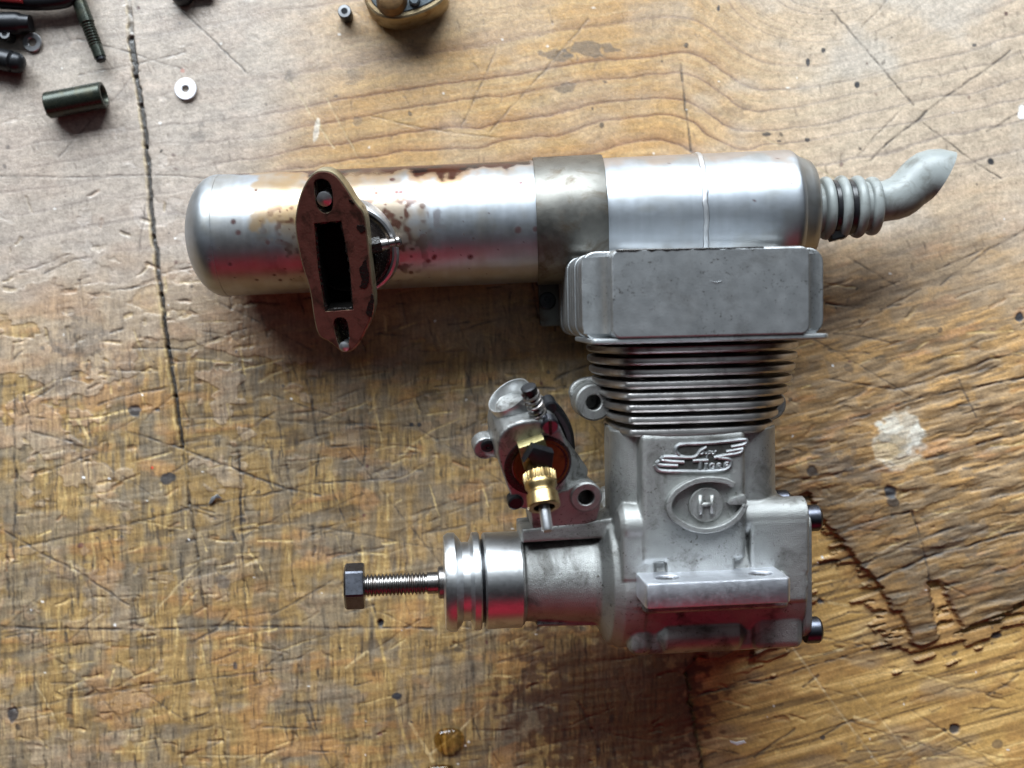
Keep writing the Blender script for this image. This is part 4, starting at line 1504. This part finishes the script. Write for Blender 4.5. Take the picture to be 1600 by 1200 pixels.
g = Geo()
ZC = 3.0
bodyP = CFw.hits([(782, 676), (806, 660), (850, 655), (874, 664), (886, 690), (893, 720), (890, 745), (872, 772), (850, 785), (826, 798), (808, 795), (796, 770), (782, 730), (776, 700)], ZC)
g.add(prism(smooth_closed(bodyP, 1), -13, ZC, .6))
mo_ = ch(797, 617, -6)
tl, tr = ch(761, 633, -7.5), ch(829, 603, -7.5)
tR = np.linalg.norm(tl - tr) / 2
mc = (tl + tr) / 2
ty = mc[1]
g.add(place(lathe([(-16, tR * .9), (ty - 9, tR * .92)], 56, axis='y'), None, (mc[0], 0, -7.5)))
# spigot to the saddle
g.add(place(lathe([(-24, 6.6), (-8, 7.0)], 40, axis='y'), None, (0, 0, -6.0)))
# clamp ears
e1 = ch(758, 697, -9)
g.add(place(lathe([(-11.5, 3.6), (-7.5, 3.4)], 28, axis='z'), None, (e1[0], e1[1], 0)))
e2 = ch(785, 705, -9)
g.add(tube([(e1[0], e1[1], -9.5), (e2[0], e2[1], -9.5)], 2.6, 12))
carb = make("carburettor", cput(remesh(g.get(), .38, 3)), M_CARB, engine, sharp=None)
# bright flared mouth and dark throat
mouth = [(ty - 9.6, tR - 2.3), (ty - 4, tR - 1.5), (ty - .6, tR - .7), (ty + .1, tR - .35), (ty + .15, tR - .1), (ty - .3, tR + .02), (ty - 10, tR * .925)]
make("air_mouth", cput(place(lathe(mouth, 64, axis='y', cap=False), None, (mc[0], 0, -7.5))), M_MOUTH, carb)
make("throat", cput(place(lathe([(ty - 4.4, .1), (ty - 4.2, tR - 1.45)], 40, axis='y', cap=False), None, (mc[0], 0, -7.5))), M_HOLESHADE, carb)  # black disc across the mouth, painted shade for a deep throat
# oily face recess, brass ring and amber disc
fc_ = ch(843, 728, ZC + .4)
make("face_seal", cput(place(lathe([(ZC - .5, 9.4), (ZC + .35, 9.2), (ZC + .5, 8.6), (ZC + .2, 7.2), (ZC - .3, 6.9)], 64, axis='z', cap=False), None, (fc_[0] - .3, fc_[1] + .2, 0))), M_OIL_AND_SHADE, carb)
make("barrel_end", cput(place(lathe([(ZC - .4, 7.9), (ZC + .45, 7.8), (ZC + .5, 7.2), (ZC + .25, 7.0), (ZC + .25, .1)], 64, axis='z', cap=False), None, (fc_[0] + .6, fc_[1] - .2, 0))), M_ORANGE, carb)
# slotted screw heads on the face
def slotted(p, r_, h_, mat, name, ang=0.6):
    gq = Geo()
    gq.add(place(lathe([(-2, r_), (h_ - .3, r_), (h_, r_ * .8)], 28, axis='z'), None, (p[0], p[1], p[2])))
    o = make(name, cput(gq.get()), mat, carb)
    return o
p = ch(860, 668, ZC + 1.0)
slotted(np.array([p[0], p[1], ZC]), 2.5, 1.0, M_NUT, "slotted_screw")
make("screw_slot", cput(place(box(-2.3, 2.3, -.45, .45, ZC + .6, ZC + 1.12, .1), rot('Z', 62), (p[0], p[1], 0))), M_OIL_AND_SHADE, carb)
p = ch(806, 786, ZC + .6)
slotted(np.array([p[0], p[1], ZC]), 2.2, .9, M_BLACK, "slotted_screw")
p = ch(762, 697, -7.2)
make("clamp_screw", cput(place(lathe([(-9, 1.9), (-7.0, 1.9), (-6.7, 1.4), (-6.7, .7), (-7.2, .6)], 24, axis='z'), None, (p[0], p[1], 0))), M_BLACK, carb)
# idle screw with its spring
i0, i1 = ch(843, 652, 0.5), ch(825, 604, 0.5)
dv_ = (i1 - i0)
Ls = np.linalg.norm(dv_)
dv_ /= Ls
ax_ = np.array(Vector((0, 0, 1)).rotation_difference(Vector(dv_)).to_matrix())
make("idle_screw", cput(place(lathe([(-1, 1.0), (Ls - 1.8, 1.0), (Ls - 1.7, 2.1), (Ls - .2, 2.1), (Ls, 1.6)], 20, axis='z'), ax_, i0)), M_BLACK, carb)
make("spring", cput(helix(.2, Ls - 1.8, 5.5, 2.05, .42, 18, 8, ax_, i0)), M_STEEL, carb)
# throttle stop and dark arm at the right
a_ = [ch(852, 625, -7), ch(872, 645, -8), ch(886, 672, -8.5), ch(889, 700, -9)]
make("throttle_arm", cput(tube(smooth_open(np.array(a_), 2), 1.8, 10)), M_BLACK, carb)
p = ch(858, 632, -6)
make("arm_screw", cput(place(lathe([(-8, 2.0), (-4.2, 2.0), (-3.8, 1.5)], 20, axis='z'), None, (p[0], p[1], 0))), M_BLACK, carb)
# needle assembly: pale block, black wedge lever, knurled brass nut, sleeve, needle
b0 = ch(836, 700, 1.0)
n_a = ch(842, 738, 7.0)
n_b = ch(851, 795, 15.0)
n_c = ch(856, 830, 21.0)
blk = CFw.hits([(811, 700), (850, 686), (857, 703), (852, 722), (820, 735)], ZC + 3.0)
make("brass_block", cput(prism(blk, ZC - .5, ZC + 3.0, .3)), M_BRASSPALE, carb)
dvn = n_c - n_a
Ln = np.linalg.norm(dvn)
dvn /= Ln
axn = np.array(Vector((0, 0, 1)).rotation_difference(Vector(dvn)).to_matrix())
Lb = np.dot(n_b - n_a, dvn)
make("needle_body", cput(place(lathe([(-6, 3.1), (-1, 3.1), (0, 3.4), (.4, 3.9)], 40, axis='z'), axn, n_a)), M_BRASS, carb)
# knurled nut: toothed ring
kn = Geo()
nt_ = 26
for (za, zc, R_) in ((.3, 3.0, 4.35),):
    P = []
    for k in range(nt_ * 4):
        rr_ = R_ if (k % 4) < 2 else R_ - .42
        th_ = 2 * math.pi * k / (nt_ * 4)
        P.append((rr_ * math.cos(th_), rr_ * math.sin(th_)))
    kn.add(prism(np.array(P), za, zc, .12))
make("knurled_nut", cput(place(kn.get(), axn, n_a)), M_BRASS, carb)
make("needle_sleeve", cput(place(lathe([(2.6, 4.0), (3.4, 4.25), (Lb * .42, 4.25), (Lb * .50, 3.7), (Lb * .58, 3.7), (Lb * .64, 4.2), (Lb * .97, 4.35), (Lb, 4.1), (Lb, 2.9), (Lb - 3, 2.7), (Lb - 3.2, .1)], 56, axis='z', cap=False), axn, n_a)), M_BRASS, carb)
make("sleeve_bore", cput(place(lathe([(Lb - 2.6, 2.72), (Lb - .3, 2.88)], 40, axis='z', cap=False), axn, n_a)), M_OIL_AND_SHADE, carb)
make("needle", cput(place(lathe([(Lb - 4, 1.45), (Ln - .6, 1.45), (Ln, 1.15), (Ln + .05, .05)], 28, axis='z', cap=False), axn, n_a)), M_ZINC, carb)
lev = CFw.hits([(833, 699), (866, 708), (862, 742), (842, 741), (826, 716), (818, 724)], 9.0)
make("ratchet_lever", cput(prism(lev, 6.0, 9.0, .4)), M_BLACK, carb)

# ================================================================== SMALL THINGS ON THE BENCH
def bench(u, v, z=0.0):
    p = WORLD.hit(u, v, z)
    return p


def flatframe(u, v, z=0.0, deg=0.0):
    R = rot('Z', deg)
    p = bench(u, v, z)
    return Frame((p[0], p[1], z), R[:, 0], R[:, 1], R[:, 2])


def single(name, VF, mat, label, cat, fr, group=None, sharp=35):
    o = make(name, VF, mat, None, sharp)
    o.matrix_world = fr.matrix()
    return tag(o, label, cat, group)


BZ = -0.3     # mean height of the wood


def washer(u, v, r, ri, th, mat, label, tilt=0):
    fr = flatframe(u, v, BZ)
    P = [(BZ * 0, ri), (0, r - .2), (.2, r), (th - .2, r), (th, r - .2), (th, ri + .15), (th - .15, ri)]
    VF = place(lathe(P, 48, axis='z', cap=False, closed=True), rot('X', tilt), (0, 0, .35))
    return single("washer", VF, mat, label, "washer", fr, "loose washers on the bench")


washer(291, 140, 3.55, 1.15, .7, M_WASHER, "bright white flat washer lying alone right of the black sleeve")
washer(52, 67, 3.05, 1.35, .8, M_ZINC, "grey washer beside the black screws at the upper left corner", 4)


def rod_frame(u0, v0, u1, v1, z):
    a, b = bench(u0, v0, z), bench(u1, v1, z)
    d = b - a
    L = np.linalg.norm(d)
    x = d / L
    y = np.cross([0, 0, 1], x)
    return Frame(a, x, y, np.array([0, 0, 1.0])), L


# black sleeve
fr, L = rod_frame(74, 165, 163, 148, 4.1)
R_ = 4.2
o = thing("spacer_sleeve", "short black hollow sleeve lying left of the white washer", "sleeve", fr)
make("tube_wall", lathe([(0, R_ - 1.1), (.1, R_ - .25), (.4, R_), (L - .4, R_), (L - .1, R_ - .25), (L, R_ - 1.0), (L - .6, R_ - 1.35), (1, R_ - 1.35)], 56, cap=False, closed=True), M_GREENBLACK, o)
make("slotted_end", box(-.8, .9, -3.2, -1.2, -3.4, .6, .3), M_BLACK, o)

# long dark stud, upper left
fr, L = rod_frame(112, -28, 159, 96, 2.6)
o = thing("long_stud", "long thin dark stud running off the top edge near the corner", "stud", fr)
prof = [(0, 2.3), (14, 2.3), (14.3, 2.0)]
a = 14.4
while a < L - 6:
    prof += [(a, 1.75), (a + .35, 2.1), (a + .55, 2.1), (a + .9, 1.75)]
    a += .95
prof += [(L - 5.6, 1.75), (L - 5.4, 1.9), (L - 1.4, 1.9)]
make("stud_shank", lathe(prof, 30), M_GREENBLACK, o)
make("stud_tip", lathe([(L - 1.5, 1.6), (L - .4, 1.6), (L, 1.2), (L, .2)], 24), M_BLACK, o)

# cap screws at the left edge
def cap_screw(u0, v0, u1, v1, z, R_, label, point):
    fr, L = rod_frame(u0, v0, u1, v1, z)
    o = thing("cap_screw", label, "screw", fr, "black screws in the corner")
    if point:
        prof = [(0, R_ * .9), (L * .1, R_), (L * .72, R_), (L * .76, R_ * .8), (L * .80, R_ * .98), (L * .9, R_ * .9), (L * .97, R_ * .6), (L, R_ * .25)]
    else:
        prof = [(0, R_), (L * .80, R_), (L * .85, R_ * .93), (L * .88, R_ * .80), (L, R_ * .72), (L, R_ * .3)]
    make("screw_body", lathe(prof, 36), M_BLACK, o)
    return o


cap_screw(-60, 38, 48, 36, 3.4, 3.5, "black round screw at the left edge above the grey washer", False)
cap_screw(-40, 84, 39, 101, 3.4, 3.4, "black screw with rounded tip below the grey washer", True)


def standing_screw(u, v, h, r, label):
    fr = flatframe(u, v, BZ)
    o = thing("set_screw", label, "screw", fr, "hollow set screws standing upright")
    make("screw_barrel", lathe([(0, r * .9), (.3, r), (h - .3, r), (h - .05, r * .92)], 36, axis='z'), M_BLACK, o)
    make("socket_rim", lathe([(h - .4, r * .95), (h + .02, r * .9), (h + .05, r * .5), (h - .25, r * .42), (h - 2, r * .40), (h - 2, .05)], 36, axis='z', cap=False), M_ZINC, o)
    return o


standing_screw(542, 26, 5.5, 2.15, "small dark set screw standing upright near the top edge")
standing_screw(18, 60, 5.0, 1.75, "tiny grey-rimmed set screw standing between the black screws at the left edge")

# dark tool handle in the corner
fr = flatframe(0, 0, BZ)
PT = [(-70, -6), (-20, -2), (40, 2), (80, 2), (112, -4), (118, -30)]
Q = np.array([bench(a, b, 4.0) - fr.o for a, b in PT])
o = thing("tool_handle", "black curved tool handle reaching in at the upper left corner", "tool", fr)
make("handle_bar", tube(smooth_open(Q, 3), 2.9, 18), M_BLACK, o)
Q2 = np.array([bench(a, b, 6.6) - fr.o for a, b in [(-40, -6), (0, -3), (36, 0)]])
make("red_grip", tube(smooth_open(Q2, 2), 1.1, 10), M_RED, o)

# black knob cut by the top edge
fr = flatframe(287, -6, BZ)
o = thing("black_knob", "small black round knob cut off by the top edge", "knob", fr)
make("knob_body", lathe([(0, 2.8), (.3, 3.5), (3.4, 3.6), (4.6, 3.0), (5.2, 1.6), (5.3, .1)], 40, axis='z', cap=False), M_BLACK, o)
make("knob_stem", place(lathe([(0, 1.5), (7, 1.4), (7.3, .8)], 24), None, (2.8, .3, 1.8)), M_BLACK, o)

# part of another casting at the top edge
fr = flatframe(628, 0, BZ)
o = thing("cover_plate", "dark casting with golden stained rim and round boss at the top edge", "engine part", fr)
zt = 12.0
OUT = [(563, -60), (566, -10), (572, 10), (590, 26), (618, 32), (660, 22), (696, 2), (700, -20), (690, -70)]
Pc = smooth_closed(np.array([(bench(a, b, zt) - fr.o)[:2] for a, b in OUT]), 3)
make("rim", prism(Pc, 1.0, zt, .9), M_GOLDEDGE, o)
make("face", prism(offset_poly(Pc, -2.0), zt - .6, zt + .35, .3), M_OLDCAST, o)
bc0 = (bench(610, -6, zt + 4) - fr.o)
make("boss", place(lathe([(zt - 1, 5.2), (zt + 1.6, 4.6), (zt + 3.6, 4.0), (zt + 4.2, 3.0), (zt + 4.2, .1)], 40, axis='z', cap=False), None, (bc0[0], bc0[1], 0)), M_BROWN, o)
bc1 = (bench(648, 2, zt) - fr.o)
make("stud_end", place(lathe([(zt, 1.8), (zt + 1.5, 1.7), (zt + 2.0, 1.2), (zt + 2.0, .1)], 24, axis='z', cap=False), None, (bc1[0], bc1[1], 0)), M_OLDCAST, o)
make("skirt", prism(offset_poly(Pc, -4.5), 0, 5.2, .5), M_BROWN, o)

# oil drops
def drop(u, v, r, h, label):
    fr = flatframe(u, v, -.62)
    pr = [(-.1, r)] + [(h * math.sin(a), r * math.cos(a) ** .8) for a in np.linspace(0.05, math.pi / 2 - .02, 16)]
    V, F = lathe(pr, 56, axis='z')
    th = np.arctan2(V[:, 1], V[:, 0])
    k = 1 + .07 * np.sin(2 * th + 1) + .05 * np.sin(3 * th + .4)
    V[:, 0] *= k
    V[:, 1] *= k
    return single("oil_drop", (V, F), M_DROP, label, "oil drop", fr, "spilt oil drops", sharp=70)


drop(701, 1157, 4.6, 2.3, "round amber oil drop on the wood at the bottom")
drop(688, 1220, 6.0, 2.2, "oil drop cut off by the bottom edge")

# swarf and flakes
def flake(u, v, P, h, mat, name, label, cat):
    fr = flatframe(u, v, BZ)
    Q = np.array([(bench(a, b, .3) - fr.o)[:2] for a, b in P])
    V, F = prism(Q, 0.0, h, .08)
    V[:, 2] += .25 * np.sin(V[:, 0] * 1.3) + .2
    return single(name, (V, F), mat, label, cat, fr)


flake(333, 783, [(325, 788), (330, 777), (340, 772), (347, 779), (338, 778), (331, 786)], .5, M_ZINC, "metal_shaving", "small curled grey metal shaving on the wood at the left", "shaving")
flake(1152, 1160, [(1140, 1157), (1150, 1160), (1163, 1157), (1166, 1161), (1152, 1165), (1142, 1161)], .4, M_CHIP, "paint_flake", "small white flake below the engine on bare yellow wood", "flake")
